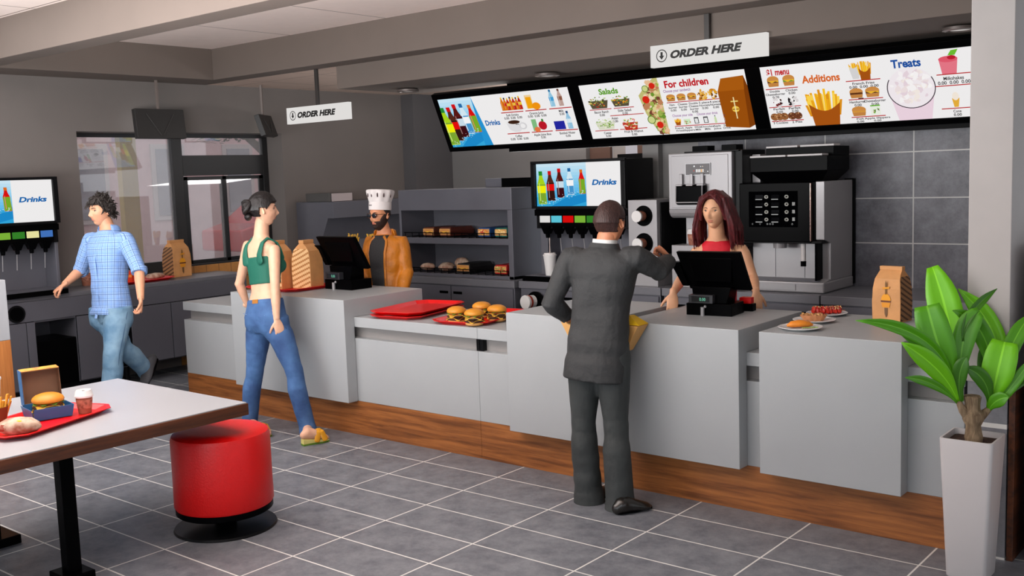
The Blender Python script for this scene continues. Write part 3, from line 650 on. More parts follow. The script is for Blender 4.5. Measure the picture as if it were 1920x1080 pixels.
# hood unit against the left wall
t = thing('extractor_hood', 'grey steel fry station with overhanging hood against the left wall', 'hood', (-5.2, 3.3, 0))
b = MB(); b.prism([(-5.56, 1.0), (-4.98, 1.0), (-5.14, 1.22), (-5.0, 1.5), (-4.9, 1.5), (-4.9, 1.69), (-5.56, 1.69)], 1, 2.97, 4.3); b.build('hood', m_steel, t, .003)
MB().box(-5.56, -4.9, 2.97, 4.3, .1, 1.0).build('body', m_steel, t, .003)
MB().box(-5.50, -5.0, 3.0, 4.25, 0, .1).build('plinth', m_dark, t)
t = thing('vent_box', 'grey box with a pale front panel on top of the fry station hood', 'box', (-5.2, 3.3, 1.69))
MB().box(-5.4, -4.98, 2.99, 3.34, 1.692, 1.79).build('body', mat('vent_dark', (84, 82, 80), .5, metal=.2), t, .003)
MB().box(-4.978, -4.965, 3.02, 3.33, 1.694, 1.785).build('front_panel', mat('pale_panel', (176, 164, 164), .5), t, .002)
# ---------------------------------------------------------------- menu board
import itertools
ORD = random.Random(11)
BROWN = (150, 78, 20); REDL = (186, 24, 28); INK = (44, 40, 42)
def burger2d(c, x, y, w, h, cheese=True, filling=(96, 52, 24)):
    k = c.k
    c.ell(x, y + h * .36, w / 2, h * .36, (206, 140, 70), 16, PI, 2 * PI); c.rect(x - w * .5, y + h * .36, x + w * .5, y + h * .46, (206, 140, 70))
    c.rect(x - w * .48, y + h * .45, x + w * .48, y + h * .64, filling)
    if cheese: c.poly([(x - w * .45, y + h * .44), (x - w * .1, y + h * .66), (x + w * .2, y + h * .5), (x + w * .45, y + h * .62), (x + w * .45, y + h * .44)], (240, 186, 50))
    c.poly([(x - w * .48, y + h * .64), (x - w * .42, y + h), (x + w * .42, y + h), (x + w * .48, y + h * .64)], (196, 132, 66)); c.k = k
def blob(c, x, y, rx, ry, n, cols, s=.16, poly=None):
    k = c.k
    for i in range(n):
        a = ORD.random() * 2 * PI; r = math.sqrt(ORD.random()); px = x + rx * r * math.cos(a); py = y + ry * r * math.sin(a)
        q = ORD.uniform(.6, 1.3) * s; b = ORD.random() * PI; col = ORD.choice(cols)
        c.k = k + ORD.uniform(0, 4)
        c.poly([(px + rx * q * math.cos(b + t) * (1 if j % 2 else .6), py + ry * q * math.sin(b + t) * (1 if j % 2 else .6)) for j, t in enumerate([0, 1.2, 2.4, 3.6, 4.9])], col, False)
    c.k = k
SAL = [(120, 150, 50), (84, 120, 40), (170, 190, 90), (214, 120, 40), (190, 50, 36), (224, 200, 90), (70, 60, 30), (240, 226, 180)]
GRN = [(130, 170, 70), (170, 200, 110), (220, 226, 190), (90, 130, 50), (236, 236, 210)]
def bowl2d(c, x, y, w, h, cols, plate=(90, 80, 60)):
    k = c.k; c.poly([(x - w * .5, y + h * .35), (x - w * .38, y + h), (x + w * .38, y + h), (x + w * .5, y + h * .35)], plate); blob(c, x, y + h * .45, w * .48, h * .42, 46, cols); c.k = k
def cap(c, x, y, lines, h=.045, w=None):
    for i, t in enumerate(lines): c.text(t, x, y + i * (h + .012), h, INK, bold=.02, center=True, w=(len(t) * .0085 if w is None else w)); c.k = 1
def fries2d(c, x, y, w, h, box=(168, 84, 20)):
    k = c.k
    for i in range(46):
        px = x + w * ORD.uniform(-.42, .42); top = y + h * (ORD.uniform(0, .3) + abs(px - x) / w * .35); c.k = k + ORD.uniform(0, 3); q = w * .035; dx = (px - x) * .25
        c.poly([(px + dx - q, top), (px - q, y + h * .75), (px + q, y + h * .75), (px + dx + q, top)], ORD.choice([(250, 196, 40), (240, 170, 30), (255, 214, 80), (226, 150, 30)]), False)
    c.k = k + 4; c.poly([(x - w * .45, y + h * .42)] + [(x + w * (-.45 + .9 * i / 10), y + h * (.42 + .2 * math.sin(PI * i / 10))) for i in range(1, 10)] + [(x + w * .45, y + h * .42), (x + w * .36, y + h), (x - w * .36, y + h)], box)
    c.k = k
def menu_screen(board, x0, x1, draw, lbl):
    O = Vector((x0, 2.673, 2.694)); U = Vector((x1 - x0, 0, 0)); V = Vector((0, .207, -.468)); N = Vector((0, -.468, -.207)).normalized()
    b = MB(); P = [O + U * a + V * q + N * n for n in (-.012, 0) for a, q in ((0, 0), (1, 0), (1, 1), (0, 1))]; b.hexa(P)
    s = b.build('screen', emat('screen_white', (242, 240, 240), .95), board, 0, False); s['label'] = lbl
    c = Canvas(O, U, V, N, .0003); c.k = 1; draw(c); c.build('screen_picture', SCREEN, s)
def draw1(c):
    drinks_pic(c, 0.0, 0.0, .27, 1.0); c.k = 1
    c.poly([(.27, 0), (.335, 1), (.27, 1)], (38, 150, 214)); c.k = 1
    c.text('Drinks', .325, .50, .10, (24, 104, 176), w=.115, bold=.035); c.k = 1
    for i in range(7): bottle(c, .50 + i * .022, .34, .26 - .01 * (i % 3), ORD.choice([(236, 170, 30), (190, 40, 20), (60, 30, 20), (220, 120, 20)]), (30, 24, 20) if i % 2 else (240, 200, 40), None, ORD.choice([(240, 200, 60), (200, 30, 30), None])); c.k = 1 + .2 * i
    c.k = 1; c.rect(.675, .08, .725, .34, (240, 210, 160)); c.rect(.68, .12, .72, .34, (246, 166, 16)); c.ell(.745, .30, .03, .07, (244, 150, 20)); c.k = 1
    bottle(c, .865, .34, .32, (150, 200, 226), (30, 110, 160), None, (70, 160, 214)); bottle(c, .925, .34, .32, (190, 160, 150), (110, 70, 60), None, (140, 90, 70)); c.k = 1
    for (a, b_, y) in ((.47, .64, .37), (.655, .81, .37), (.83, .99, .37), (.47, .64, .79), (.655, .81, .79), (.83, .99, .79)): c.rect(a, y, b_, y + .018, REDL); c.k = 1
    cap(c, .55, .41, ['Soft Drinks', '0.00  0.00  0.00']); cap(c, .73, .41, ['Orange Juice', '0.00  0.00  0.00']); cap(c, .91, .41, ['Milk', '0.00'])
    c.ell(.605, .66, .03, .07, (214, 212, 214)); c.ell(.605, .66, .018, .045, (244, 242, 242)); c.k = 1; c.poly([(.485, .57), (.50, .72), (.535, .77), (.57, .77), (.595, .72), (.605, .57)], (226, 224, 226)); c.ell(.545, .57, .058, .055, (240, 238, 238)); c.ell(.545, .575, .045, .038, (60, 34, 22)); c.k = 1
    c.rect(.675, .55, .71, .78, (130, 190, 130)); c.k = 1; c.ell(.75, .68, .03, .085, (190, 24, 40)); c.ell(.705, .75, .022, .05, (230, 120, 70)); c.ell(.757, .58, .008, .03, (60, 130, 50)); c.k = 1
    c.rect(.835, .62, .91, .78, (36, 40, 160)); c.k = 1; bottle(c, .945, .78, .34, (150, 196, 224), (30, 70, 120), None, (220, 236, 244)); c.k = 1
    cap(c, .55, .83, ['Coffee', '0.00  0.00  0.00']); cap(c, .73, .83, ['Apple Juice Box', '0.00']); cap(c, .91, .83, ['Bottled Water', '0.00'])
def draw2(c):
    c.text('Salads', .12, .10, .10, (96, 160, 40), w=.125, bold=.035); c.k = 1
    bowl2d(c, .10, .23, .13, .22, SAL); bowl2d(c, .245, .24, .12, .2, [(236, 150, 30), (226, 120, 30), (120, 160, 60), (200, 190, 80), (70, 110, 40)]); c.k = 1
    for (a, b_, y) in ((.03, .175, .46), (.19, .32, .46), (.155, .37, .59), (.03, .185, .85), (.195, .37, .85)): c.rect(a, y, b_, y + .014, REDL); c.k = 1
    cap(c, .105, .49, ['Bacon Ranch', '0.00']); cap(c, .255, .49, ['Side Salad', '0.00']); cap(c, .18, .62, ['Asian', '0.00'])
    bowl2d(c, .11, .63, .13, .21, GRN, (220, 222, 200)); bowl2d(c, .27, .66, .10, .22, [(200, 60, 70), (236, 120, 60), (240, 226, 160), (130, 170, 70), (250, 240, 240)], (190, 60, 40)); c.k = 1
    cap(c, .11, .88, ['Caesar', '0.00']); cap(c, .28, .88, ['Fruit & Walnut', '0.00'])
    c.k = 1; c.poly([(.365, .28), (.42, .12), (.475, 0.0), (.50, .0), (.50, 1.0), (.47, .98), (.42, .85), (.385, .6)], (196, 190, 120)); k = c.k
    for i in range(240):
        a = ORD.uniform(.375, .49); y = ORD.uniform(.06, .96)
        if a < .385 + abs(y - .45) * .13: continue
        q = ORD.uniform(.008, .02); b = ORD.random() * 3; c.k = k + ORD.uniform(0, 4)
        c.poly([(a + q * math.cos(b + t), y + 3 * q * math.sin(b + t)) for t in (0, 1.3, 2.3, 3.6, 4.9)], ORD.choice([(232, 190, 150), (214, 160, 116), (120, 70, 50), (160, 180, 80), (110, 150, 50), (226, 214, 150), (240, 220, 190), (190, 130, 90)]), False)
    c.k = k + 5
    for (x, y, r) in ((.405, .36, .022), (.455, .82, .02), (.46, .13, .018)): c.ell(x, y, r, r * 3, (214, 40, 24)); c.k = k + 5
    for (x, y, r) in ((.415, .17, .02), (.41, .72, .025)): c.ell(x, y, r, r * 3, (96, 130, 50)); c.ell(x, y, r * .8, r * 2.4, (206, 214, 140)); c.k = k + 5
    c.k = 1; c.text('For children', .535, .07, .12, (196, 20, 30), w=.255, bold=.035); c.k = 1
    c.text('Choose your sandwich', .52, .22, .05, (140, 60, 150), w=.16, bold=.01); c.k = 1
    for i in range(5):
        x = .555 + .062 * i
        if i < 3: burger2d(c, x, .305, .052, .12)
        else: blob(c, x, .36, .026, .08, 22, [(224, 160, 40), (206, 130, 30), (240, 190, 90), (120, 70, 20)], .4)
    c.rect(.525, .44, .83, .454, REDL); c.k = 1
    for i, q in enumerate((['Ham-', 'burger'], ['Cheese-', 'burger'], ['Double', 'Cheese-', 'burger'], ['5 piece', 'Nuggets'], ['4 piece', 'Nuggets'])): cap(c, .555 + .062 * i, .47, q + ['0.00'], .036)
    c.text('Choose your side', .54, .655, .045, (140, 60, 150), w=.12, bold=.01); c.k = 1; c.text('Choose your drink', .685, .655, .045, (140, 60, 150), w=.12, bold=.01); c.k = 1
    for i in range(6):
        x = .565 + .055 * i
        if i == 0: fries2d(c, x, .72, .036, .13)
        elif i == 1: c.rect(x - .02, .75, x + .02, .84, (214, 236, 200)); blob(c, x, .8, .018, .04, 8, [(90, 170, 60), (200, 60, 50)], .3)
        elif i < 4: c.rect(x - .013, .73, x + .013, .84, (50, 48, 52)); c.rect(x - .009, .75, x + .009, .83, (230, 230, 230))
        else: bottle(c, x, .85, .13, (200, 220, 170) if i == 4 else (180, 210, 230), (40, 60, 100))
        c.k = 1
    c.rect(.54, .86, .86, .874, REDL); c.k = 1
    for i, q in enumerate((['French', 'Fries'], ['Apple', 'Slippers'], ['White', 'Milk'], ['Chocolate', 'Milk'], ['Apple', 'Juice'], ['Soft', 'Drink'])): cap(c, .565 + .055 * i, .885, q, .032)
    c.k = 1; c.poly([(.83, .33), (.86, .12), (.985, .10), (.975, .36)], (172, 92, 18)); c.poly([(.83, .33), (.985, .33), (.985, .90), (.965, .97), (.835, .93)], (156, 80, 14)); c.poly([(.985, .10), (1.0, .3), (1.0, .92), (.965, .97), (.975, .36)], (126, 60, 10)); c.k = 6
    c.rect(.89, .5, .93, .52, (236, 214, 120)); c.ell(.91, .64, .02, .05, (240, 200, 80)); c.k = 8; c.rect(.892, .635, .928, .65, (140, 70, 20)); c.rect(.906, .44, .912, .8, (240, 226, 170)); c.k = 1
def draw3(c):
    c.text('$1 menu', .03, .05, .10, (196, 20, 30), w=.115, bold=.035); c.k = 1
    burger2d(c, .055, .16, .06, .17); burger2d(c, .135, .16, .06, .17, True, (110, 150, 50)); c.k = 1
    for (a, b_, y) in ((.01, .175, .36), (.01, .175, .655), (.01, .175, .885)): c.rect(a, y, b_, y + .014, REDL); c.k = 1
    cap(c, .055, .385, ['Double', 'Cheeseburger', '0.00'], .036); cap(c, .14, .385, ['Chicken', '0.00'], .036)
    for x in (.06, .14): blob(c, x, .585, .024, .075, 26, [(60, 30, 30), (250, 246, 244), (220, 214, 214), (120, 30, 30)] if x < .1 else [(30, 24, 24), (250, 246, 244), (220, 214, 214)], .4)
    cap(c, .06, .675, ['Parfait', '0.00'], .036); cap(c, .14, .675, ['Parfait', '0.00'], .036)
    for i, x in enumerate((.03, .055, .08, .12, .15)): k = c.k; c.ell(x, .82, .022, .06, (150, 96, 56) if i < 3 else (110, 62, 40)); blob(c, x, .82, .018, .05, 8, [(80, 44, 24), (210, 160, 110)], .25); c.k = k
    cap(c, .055, .90, ['3 Cookies'], .036); cap(c, .14, .90, ['2 Pies'], .036)
    c.k = 1; c.text('Additions', .20, .20, .115, (220, 104, 40), w=.185, bold=.035); c.k = 1; fries2d(c, .29, .40, .17, .60)
    c.k = 1; c.poly([(.435, .17), (.445, .32), (.475, .32), (.48, .17)], (216, 214, 214)); fries2d(c, .455, .07, .04, .14, (216, 214, 214)); c.k = 6; fries2d(c, .505, .03, .06, .31); c.k = 1
    for (a, b_, y) in ((.41, .57, .34), (.41, .57, .625), (.41, .57, .90)): c.rect(a, y, b_, y + .014, REDL); c.k = 1
    cap(c, .49, .37, ['French Fries', '0.00  0.00  0.00'], .04)
    burger2d(c, .45, .46, .062, .15, False); burger2d(c, .525, .455, .065, .155); cap(c, .45, .65, ['Hamburger', '0.00'], .038); cap(c, .53, .65, ['Cheeseburger', '0.00'], .038)
    burger2d(c, .45, .74, .066, .15, False, (214, 150, 60)); c.k = 1; c.rect(.505, .735, .55, .885, (236, 240, 226)); c.rect(.505, .735, .55, .755, (110, 180, 60)); blob(c, .53, .83, .018, .05, 12, [(110, 180, 60), (200, 60, 50), (90, 60, 40)], .3); c.k = 1
    cap(c, .45, .92, ['Fish', '0.00'], .03); cap(c, .53, .92, ['Apple Slippers', '0.00'], .03)
    c.k = 1; c.text('Treats', .625, .09, .12, (30, 80, 160), w=.13, bold=.035); c.k = 1
    n = 30; c.poly([(.595, .45)] + [(.70 + .105 * math.cos(PI - PI * i / n), .50 + .30 * math.sin(PI * i / n)) for i in range(n + 1)] + [(.79, 1), (.62, 1)][::1], (236, 214, 226)) if False else c.poly([(.60, .58), (.63, 1.0), (.775, 1.0), (.80, .58)], (238, 214, 226))
    c.poly([(.70 + .105 * math.cos(2 * PI * i / 32), .52 + .30 * math.sin(2 * PI * i / 32)) for i in range(32)], (244, 236, 240)); k = c.k
    blob(c, .70, .50, .085, .24, 70, [(250, 246, 246), (240, 226, 226), (252, 250, 248), (232, 214, 222), (246, 236, 228)], .22); c.k = k + 5
    for i in range(26):
        a0 = -.5 + (PI + 1) * i / 26; a1 = -.5 + (PI + 1) * (i + 1) / 26; q = .0022
        c.poly([(.70 + (.105 - q) * math.cos(a0), .52 + (.30 - q * 3) * math.sin(a0)), (.70 + (.105 - q) * math.cos(a1), .52 + (.30 - q * 3) * math.sin(a1)), (.70 + (.105 + q) * math.cos(a1), .52 + (.30 + q * 3) * math.sin(a1)), (.70 + (.105 + q) * math.cos(a0), .52 + (.30 + q * 3) * math.sin(a0))], (60, 50, 60), False)
    c.k = 1; c.poly([(.83, .14), (.84, .36), (.90, .36), (.91, .14)], (232, 120, 136)); c.ell(.87, .15, .04, .045, (226, 90, 110)); c.ell(.885, .13, .018, .03, (190, 30, 50)); c.poly([(.87, .10), (.885, .03), (.915, .02), (.90, .10)], (110, 190, 50)); c.k = 1
    for (a, b_, y) in ((.815, .99, .36), (.765, .99, .525), (.82, .99, .86)): c.rect(a, y, b_, y + .014, REDL); c.k = 1
    cap(c, .885, .40, ['Milkshakes', '0.00  0.00  0.00'], .05); c.k = 1
    c.poly([(.868, .72), (.875, .85), (.893, .85), (.90, .72)], (232, 176, 60)); c.ell(.884, .69, .014, .06, (246, 234, 220)); c.k = 1; cap(c, .885, .89, ['Cone', '0.00'], .04)
mb_ = thing('menu_board', 'long black illuminated menu board with three lit menu screens over the kitchen', 'menu board', (-.4, 2.75, 2.4))
V = Vector((0, .207, -.468)); N = Vector((0, -.468, -.207)).normalized(); Vn = V.normalized(); O = Vector((0, 2.673, 2.694))
b = MB()
def slab(x0, x1, v0, v1, n0, n1): b.hexa([Vector((x, 0, 0)) + O + Vn * v + N * n for n in (n0, n1) for x, v in ((x0, v0), (x1, v0), (x1, v1), (x0, v1))])
H_ = V.length; slab(-2.965, 2.20, -.055, H_ + .045, -.05, -.014)
b.build('back_box', m_black, mb_, .003)
b = MB()
slab(-2.965, 2.20, -.055, 0, -.014, .01); slab(-2.965, 2.20, H_, H_ + .045, -.014, .01)
for a, q in ((-2.965, -2.908), (-1.306, -1.188), (.419, .546), (2.156, 2.20)): slab(a, q, 0, H_, -.014, .01)
b.build('bezel', m_black, mb_, .002)
menu_screen(mb_, -2.908, -1.306, draw1, 'lit screen headed Drinks'); menu_screen(mb_, -1.188, .419, draw2, 'lit screen headed Salads and For children'); menu_screen(mb_, .546, 2.156, draw3, 'lit screen headed Additions and Treats')
b = MB()
for x in (-2.0, -.4, 1.3): b.box(x - .02, x + .02, 2.80, 2.93, 2.40, 2.44)
b.build('bracket', m_dark, mb_)

# ---------------------------------------------------------------- hanging ORDER HERE signs
def order_sign(x0, x1, z0, z1, label):
    y = 1.80; t = thing('hanging_sign', label, 'sign', ((x0 + x1) / 2, y, z0), 0, 'order here signs')
    xm = (x0 + x1) / 2
    MB().box(xm - .02, xm + .02, y - .012, y + .012, z1 - .01, ZC - .006).build('rod', mat('rod_dark', (58, 54, 52), .4), t, .002)
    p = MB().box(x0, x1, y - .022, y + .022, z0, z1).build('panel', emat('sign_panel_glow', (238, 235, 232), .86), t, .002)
    c = Canvas((x0, y - .0225, z1), (x1 - x0, 0, 0), (0, 0, z0 - z1), (0, -1, 0), .0004); asp = (x1 - x0) / (z1 - z0); c.k = 1
    n = 36; R = .29; r = .245; cx, cy = .105, .5
    for i in range(n):
        a0 = 2 * PI * i / n; a1 = 2 * PI * (i + 1) / n
        c.poly([(cx + R / asp * math.cos(a0), cy + R * math.sin(a0)), (cx + r / asp * math.cos(a0), cy + r * math.sin(a0)), (cx + r / asp * math.cos(a1), cy + r * math.sin(a1)), (cx + R / asp * math.cos(a1), cy + R * math.sin(a1))], (14, 14, 14), False)
    c.rect(cx - .010, .33, cx + .010, .52, (14, 14, 14)); c.poly([(cx - .024, .50), (cx, .68), (cx + .024, .50)], (14, 14, 14))
    c.text('ORDER HERE', .185, .32, .33, (14, 14, 14), w=.62, bold=.055, shear=.25)
    c.build('lettering', PRINT, p)
order_sign(-4.145, -3.225, 2.508, 2.668, 'white hanging ORDER HERE sign above the chef register')
order_sign(.109, 1.03, 2.676, 2.834, 'white hanging ORDER HERE sign above the cashier')

# ---------------------------------------------------------------- monitors hung by the window
def hung_tv(loc, rz, tilt, w, h, label):
    t = thing('hanging_monitor', label, 'monitor', loc, rz, 'monitors hung by the window')
    Mx = Matrix.Rotation(tilt, 4, 'X')
    MB().box(-.012, .012, -.012, .012, 0, ZC - .001 - loc[2]).build('rod', mat('rod_pale', (120, 108, 102), .5), t, .002, world=False)
    b = MB().box(-w / 2, w / 2, -.03, .03, -h, 0); b.xf(Mx); b.build('case', mat('monitor_case', (44, 42, 41), .5), t, .004, world=False)
    b = MB().box(-w / 2 + .02, w / 2 - .02, -.034, -.031, -h + .02, -.02); b.xf(Mx); s = b.build('screen', emat('screen_white', (242, 240, 240), .95), t, 0, False, world=False)
    c = Canvas((-w / 2 + .02, -.0345, -.02), (w - .04, 0, 0), (0, 0, -h + .04), (0, -1, 0), .0003); drinks_pic(c, 0, 0, .45, 1); c.k = 1; c.text('Drinks', .55, .4, .16, (24, 104, 176), w=.32, bold=.03); c.mb.xf(Mx); c.mb.build('screen_picture', SCREEN, s, smooth=False, world=False)
    b = MB()
    for sx in (-1, 1): b.tube([(sx * w * .28, .033, -.05), (sx * w * .02, .033, -h + .03)], .006, 6)
    b.xf(Mx); b.build('back_bracket', mat('bracket_grey', (60, 58, 57), .5), t, world=False)
hung_tv((-5.38, 1.11, 2.72), -PI / 2, .10, .56, .30, 'dark monitor seen from behind, hung above the left window pane')
hung_tv((-5.30, 2.36, 2.68), -.98, .30, .42, .24, 'dark tilted monitor seen edge on, hung beside the upper window pane')

# ---------------------------------------------------------------- registers
def register(loc, rz, label, s=1.):
    t = thing('cash_register', label, 'cash register', loc, rz, 'cash registers'); t.scale = (s, s, s)
    def B(b, n, m, bev=.003, par=t): return b.build(n, m, par, bev, world=False)
    B(MB().box(-.145, .145, 0, .20, 0, .072), 'base', m_black)
    nk = MB(); nk.hexa([(-.11, .03, .072), (.10, .03, .072), (.10, .17, .072), (-.11, .17, .072), (-.12, .03, .17), (.13, .03, .17), (.13, .14, .17), (-.12, .14, .17)]); B(nk, 'neck', m_black)
    B(MB().box(-.125, .03, -.012, .05, .074, .125), 'display_box', mat('display_housing', (44, 44, 48), .35))
    d = B(MB().box(-.105, .01, -.0135, -.011, .082, .117), 'customer_display', mat('display_dark', (30, 33, 36), .2), 0)
    c = Canvas((-.105, -.014, .117), (.115, 0, 0), (0, 0, -.035), (0, -1, 0), .0003); c.text('0.00', .45, .22, .55, (120, 200, 170), w=.34, bold=.01); c.mb.build('digits', SCREEN, d, smooth=False, world=False)
    sc = MB(); sc.hexa([(-.20, .0, .385), (.205, .0, .385), (.205, .025, .40), (-.20, .025, .40), (-.155, .085, .15), (.235, .085, .15), (.235, .12, .155), (-.155, .12, .155)][4:] + [(-.20, -.02, .385), (.205, -.02, .385), (.205, .015, .39), (-.20, .015, .39)]); o = B(sc, 'screen_case', m_black, .005)
    b = MB(); b.hexa([(-.10, .035, .2), (.13, .035, .2), (.13, .10, .2), (-.10, .10, .2), (-.13, -.005, .35), (.15, -.005, .35), (.15, .06, .35), (-.13, .06, .35)]); B(b, 'screen_back_hump', m_black, .006)
    b = MB(); b.hexa([(-.19, .05, .17), (-.15, .05, .17), (-.15, .12, .17), (-.19, .12, .17), (-.25, .0, .32), (-.19, .0, .32), (-.19, .08, .32), (-.25, .08, .32)]); B(b, 'card_reader', m_black, .004)
    B(MB().cyl((-.035, -.012, .0), (-.035, -.012, .052), .012, n=16), 'key_lock', m_steelL, 0); B(MB().ball((-.02, -.006, .055), .009, 10, 6), 'key', m_steelL, 0)
    return t
register((1.205, .60, 1.043), .1, 'black cash register with green digits in front of the red haired cashier')
register((-2.215, .665, 1.043), .0, 'black cash register on the block in front of the chef', 1.12)
t = thing('card_pad', 'small red pad on the counter behind the cashier register', 'pad', (1.315, .90, 1.043), .1)
MB().box(-.04, .04, -.03, .03, .0, .045).build('stand', m_black, t, .003, world=False); MB().box(-.045, .03, -.035, .02, .047, .085).build('cover', m_red, t, .004, world=False)

# ---------------------------------------------------------------- trays
def tray(loc, rz, label, L=.72, Wd=.45, n=1):
    t = thing('serving_tray', label, 'tray', loc, rz, 'red serving trays')
    def oct_(l, w_, z, c=.07): l /= 2; w_ /= 2; return [(-l + c, -w_, z), (l - c, -w_, z), (l, -w_ + c, z), (l, w_ - c, z), (l - c, w_, z), (-l + c, w_, z), (-l, w_ - c, z), (-l, -w_ + c, z)]
    b = MB(); b.rings([oct_(L - .09, Wd - .09, .001), oct_(L - .02, Wd - .02, .022), oct_(L, Wd, .024), oct_(L, Wd, .028), oct_(L - .03, Wd - .03, .027), oct_(L - .10, Wd - .10, .006)])
    b.build('tray', m_red, t, .0015, world=False); return t
tray((-1.285, .64, .905), 1.76, 'empty red tray, lowest of the stack on the long low counter', .74, .46)
tray((-1.283, .642, .934), 1.765, 'empty red tray, topmost of the stack on the long low counter', .74, .46)
tray((-.635, .645, .905), 1.70, 'red tray carrying four burgers', .74, .47)
TZ = .905
# burgers
m_bun = mat('bun_crust', (214, 140, 38), .45, var=.08, vscale=14); m_bunb = mat('bun_base', (206, 150, 84), .6); m_patty = mat('beef_patty', (66, 34, 20), .7, var=.25, vscale=60, bump=.4, bscale=120)
m_cheese = mat('yellow_cheese', (240, 190, 70), .4); m_tomato = mat('tomato_red', (190, 34, 24), .35); m_lett = mat('lettuce', (110, 150, 50), .5)
def burger(loc, label, s=1., group=None, rz=0):
    t = thing('burger', label, 'burger', loc, rz, group); t.scale = (s, s, s)
    def B(b, n, m, **k): return b.build(n, m, t, world=False, **k)
    def disc(r, z0, z1, seed, amp=.03):
        n = 36; R = []
        for (q, z) in ((.90, z0), (1, z0 * .7 + z1 * .3), (1, z0 * .3 + z1 * .7), (.90, z1)): R.append([((r * q * (1 + amp * noise.noise(Vector((math.cos(2 * PI * i / n) * 3 + seed, math.sin(2 * PI * i / n) * 3, seed))))) * math.cos(2 * PI * i / n), (r * q * (1 + amp * noise.noise(Vector((math.cos(2 * PI * i / n) * 3 + seed, math.sin(2 * PI * i / n) * 3, seed))))) * math.sin(2 * PI * i / n), z) for i in range(n)])
        return MB().rings(R)
    B(MB().lathe([(.001, .0), (.058, .0), (.066, .008), (.066, .016), (.062, .020), (.001, .020)], n=36), 'bun_base', m_bunb)
    B(disc(.069, .020, .036, 1, .10), 'patty', m_patty); B(disc(.069, .041, .056, 5, .10), 'patty', m_patty)
    for z, ph in ((.0365, .3), (.0565, 1.0)):
        n = 32; b = MB(); T = []
        for i in range(n):
            a = 2 * PI * i / n; sq = .062 / max(abs(math.cos(a + ph)), abs(math.sin(a + ph))); r = min(sq, .080); T.append((r, a, -max(0, r - .066) * 1.3))
        b.rings([[(r * math.cos(a), r * math.sin(a), z + d) for r, a, d in T], [(r * math.cos(a), r * math.sin(a), z + .004 + d) for r, a, d in T]]); B(b, 'cheese_slice', m_cheese)
    B(disc(.060, .0605, .067, 9, .12), 'tomato_slice', m_tomato)
    n = 48; b = MB(); b.rings([[((.066 + .008 * math.sin(7 * a) + .004 * math.sin(13 * a)) * math.cos(a), (.066 + .008 * math.sin(7 * a)) * math.sin(a), zz + .004 * math.sin(9 * a)) for a in [2 * PI * i / n for i in range(n)]] for zz in (.067, .0695)]); B(b, 'lettuce', m_lett)
    B(MB().lathe([(.001, .070), (.062, .070), (.071, .077), (.073, .086), (.068, .098), (.055, .109), (.035, .117), (.012, .120), (.001, .1205)], n=40), 'bun_top', m_bun)
    return t
b1 = burger((-.655, .385, .912), 'cheeseburger on the red tray, leftmost of the four', .95, 'burgers on the red tray', .4)
for k, (x, y, lb) in enumerate(((-.455, .345, 'cheeseburger on the red tray, nearest the front edge'), (-.655, .655, 'cheeseburger on the red tray, hidden behind the front two'), (-.44, .57, 'cheeseburger on the red tray, closest to the tall counter block'))):
    dup(b1, (x, y, .912), k * 1.1, lb)

# plates of food
m_plate = mat('white_porcelain', (224, 224, 224), .2)
def plate(loc, label):
    t = thing('plate', label, 'plate', loc, 0, 'plates of food on the counter block')
    MB().lathe([(.001, .0), (.07, .0), (.075, .003), (.116, .014), (.118, .016), (.115, .018), (.074, .008), (.001, .007)], n=48).build('dish', m_plate, t, world=False); return t
plate((1.895, .345, 1.043), 'white round plate under the orange bun roll'); plate((1.852, .632, 1.043), 'white round plate under the filled tart'); plate((1.81, .915, 1.043), 'white round plate under the strawberry skewers')
t = thing('bun_roll', 'long glossy orange roll on the front white plate', 'roll', (1.89, .35, 1.05))
b = MB(); b.tube([(-.062, 0, .016), (-.045, 0, .021), (0, .002, .025), (.045, 0, .021), (.064, 0, .016)], [(.010, .008), (.024, .017), (.030, .020), (.025, .018), (.010, .008)], 20, (0, 1, 0), round_=True); b.xf(Matrix.Rotation(.69, 4, 'Z')); b.build('roll', mat('orange_roll', (226, 134, 34), .35, var=.12, vscale=20), t, world=False)
b = MB(); 
for i in range(7): b.ball((.01 + .012 * i, -.036 + .006 * (i % 2), .006), (.009, .006, .003), 8, 5)
b.xf(Matrix.Rotation(.69, 4, 'Z')); b.build('herb_garnish', mat('herb_green', (150, 180, 90), .5), t, world=False)
t = thing('filled_tart', 'browned meat filled tart on the middle white plate', 'pastry', (1.85, .63, 1.05), .5)
n = 40; MB().rings([[(r * (1 + .05 * math.sin(12 * a)) * math.cos(a) * 1.35, r * .75 * (1 + .05 * math.sin(12 * a)) * math.sin(a), z) for a in [2 * PI * i / n for i in range(n)]] for r, z in ((.038, 0), (.055, .034), (.050, .034), (.046, .026))]).build('crust', mat('tart_crust', (190, 128, 84), .6, var=.15, vscale=40, bump=.4), t, world=False)
b = MB(); rr = random.Random(2)
for i in range(46): a = rr.uniform(0, 6.28); r = math.sqrt(rr.random()) * .045; b.ball((r * 1.3 * math.cos(a), r * .75 * math.sin(a), .028 + rr.uniform(0, .01)), rr.uniform(.006, .010), 7, 5, amp=.3, seed=i)
b.build('filling', mat('meat_filling', (150, 84, 60), .5, col2=(206, 160, 90), vscale=60), t, world=False)
t = thing('fruit_skewer', 'glazed red strawberry skewers with seeds on the rear white plate', 'skewers', (1.81, .91, 1.05), .58)
b = MB(); rr = random.Random(4)
for i in range(9): b.ball((-.072 + .018 * i, rr.uniform(-.008, .008), .024), (.017, .026, .022), 12, 8, amp=.35, seed=i)
b.build('strawberries', mat('glazed_red', (176, 34, 20), .25, var=.4, vscale=40, bump=.3), t, world=False)
b = MB()
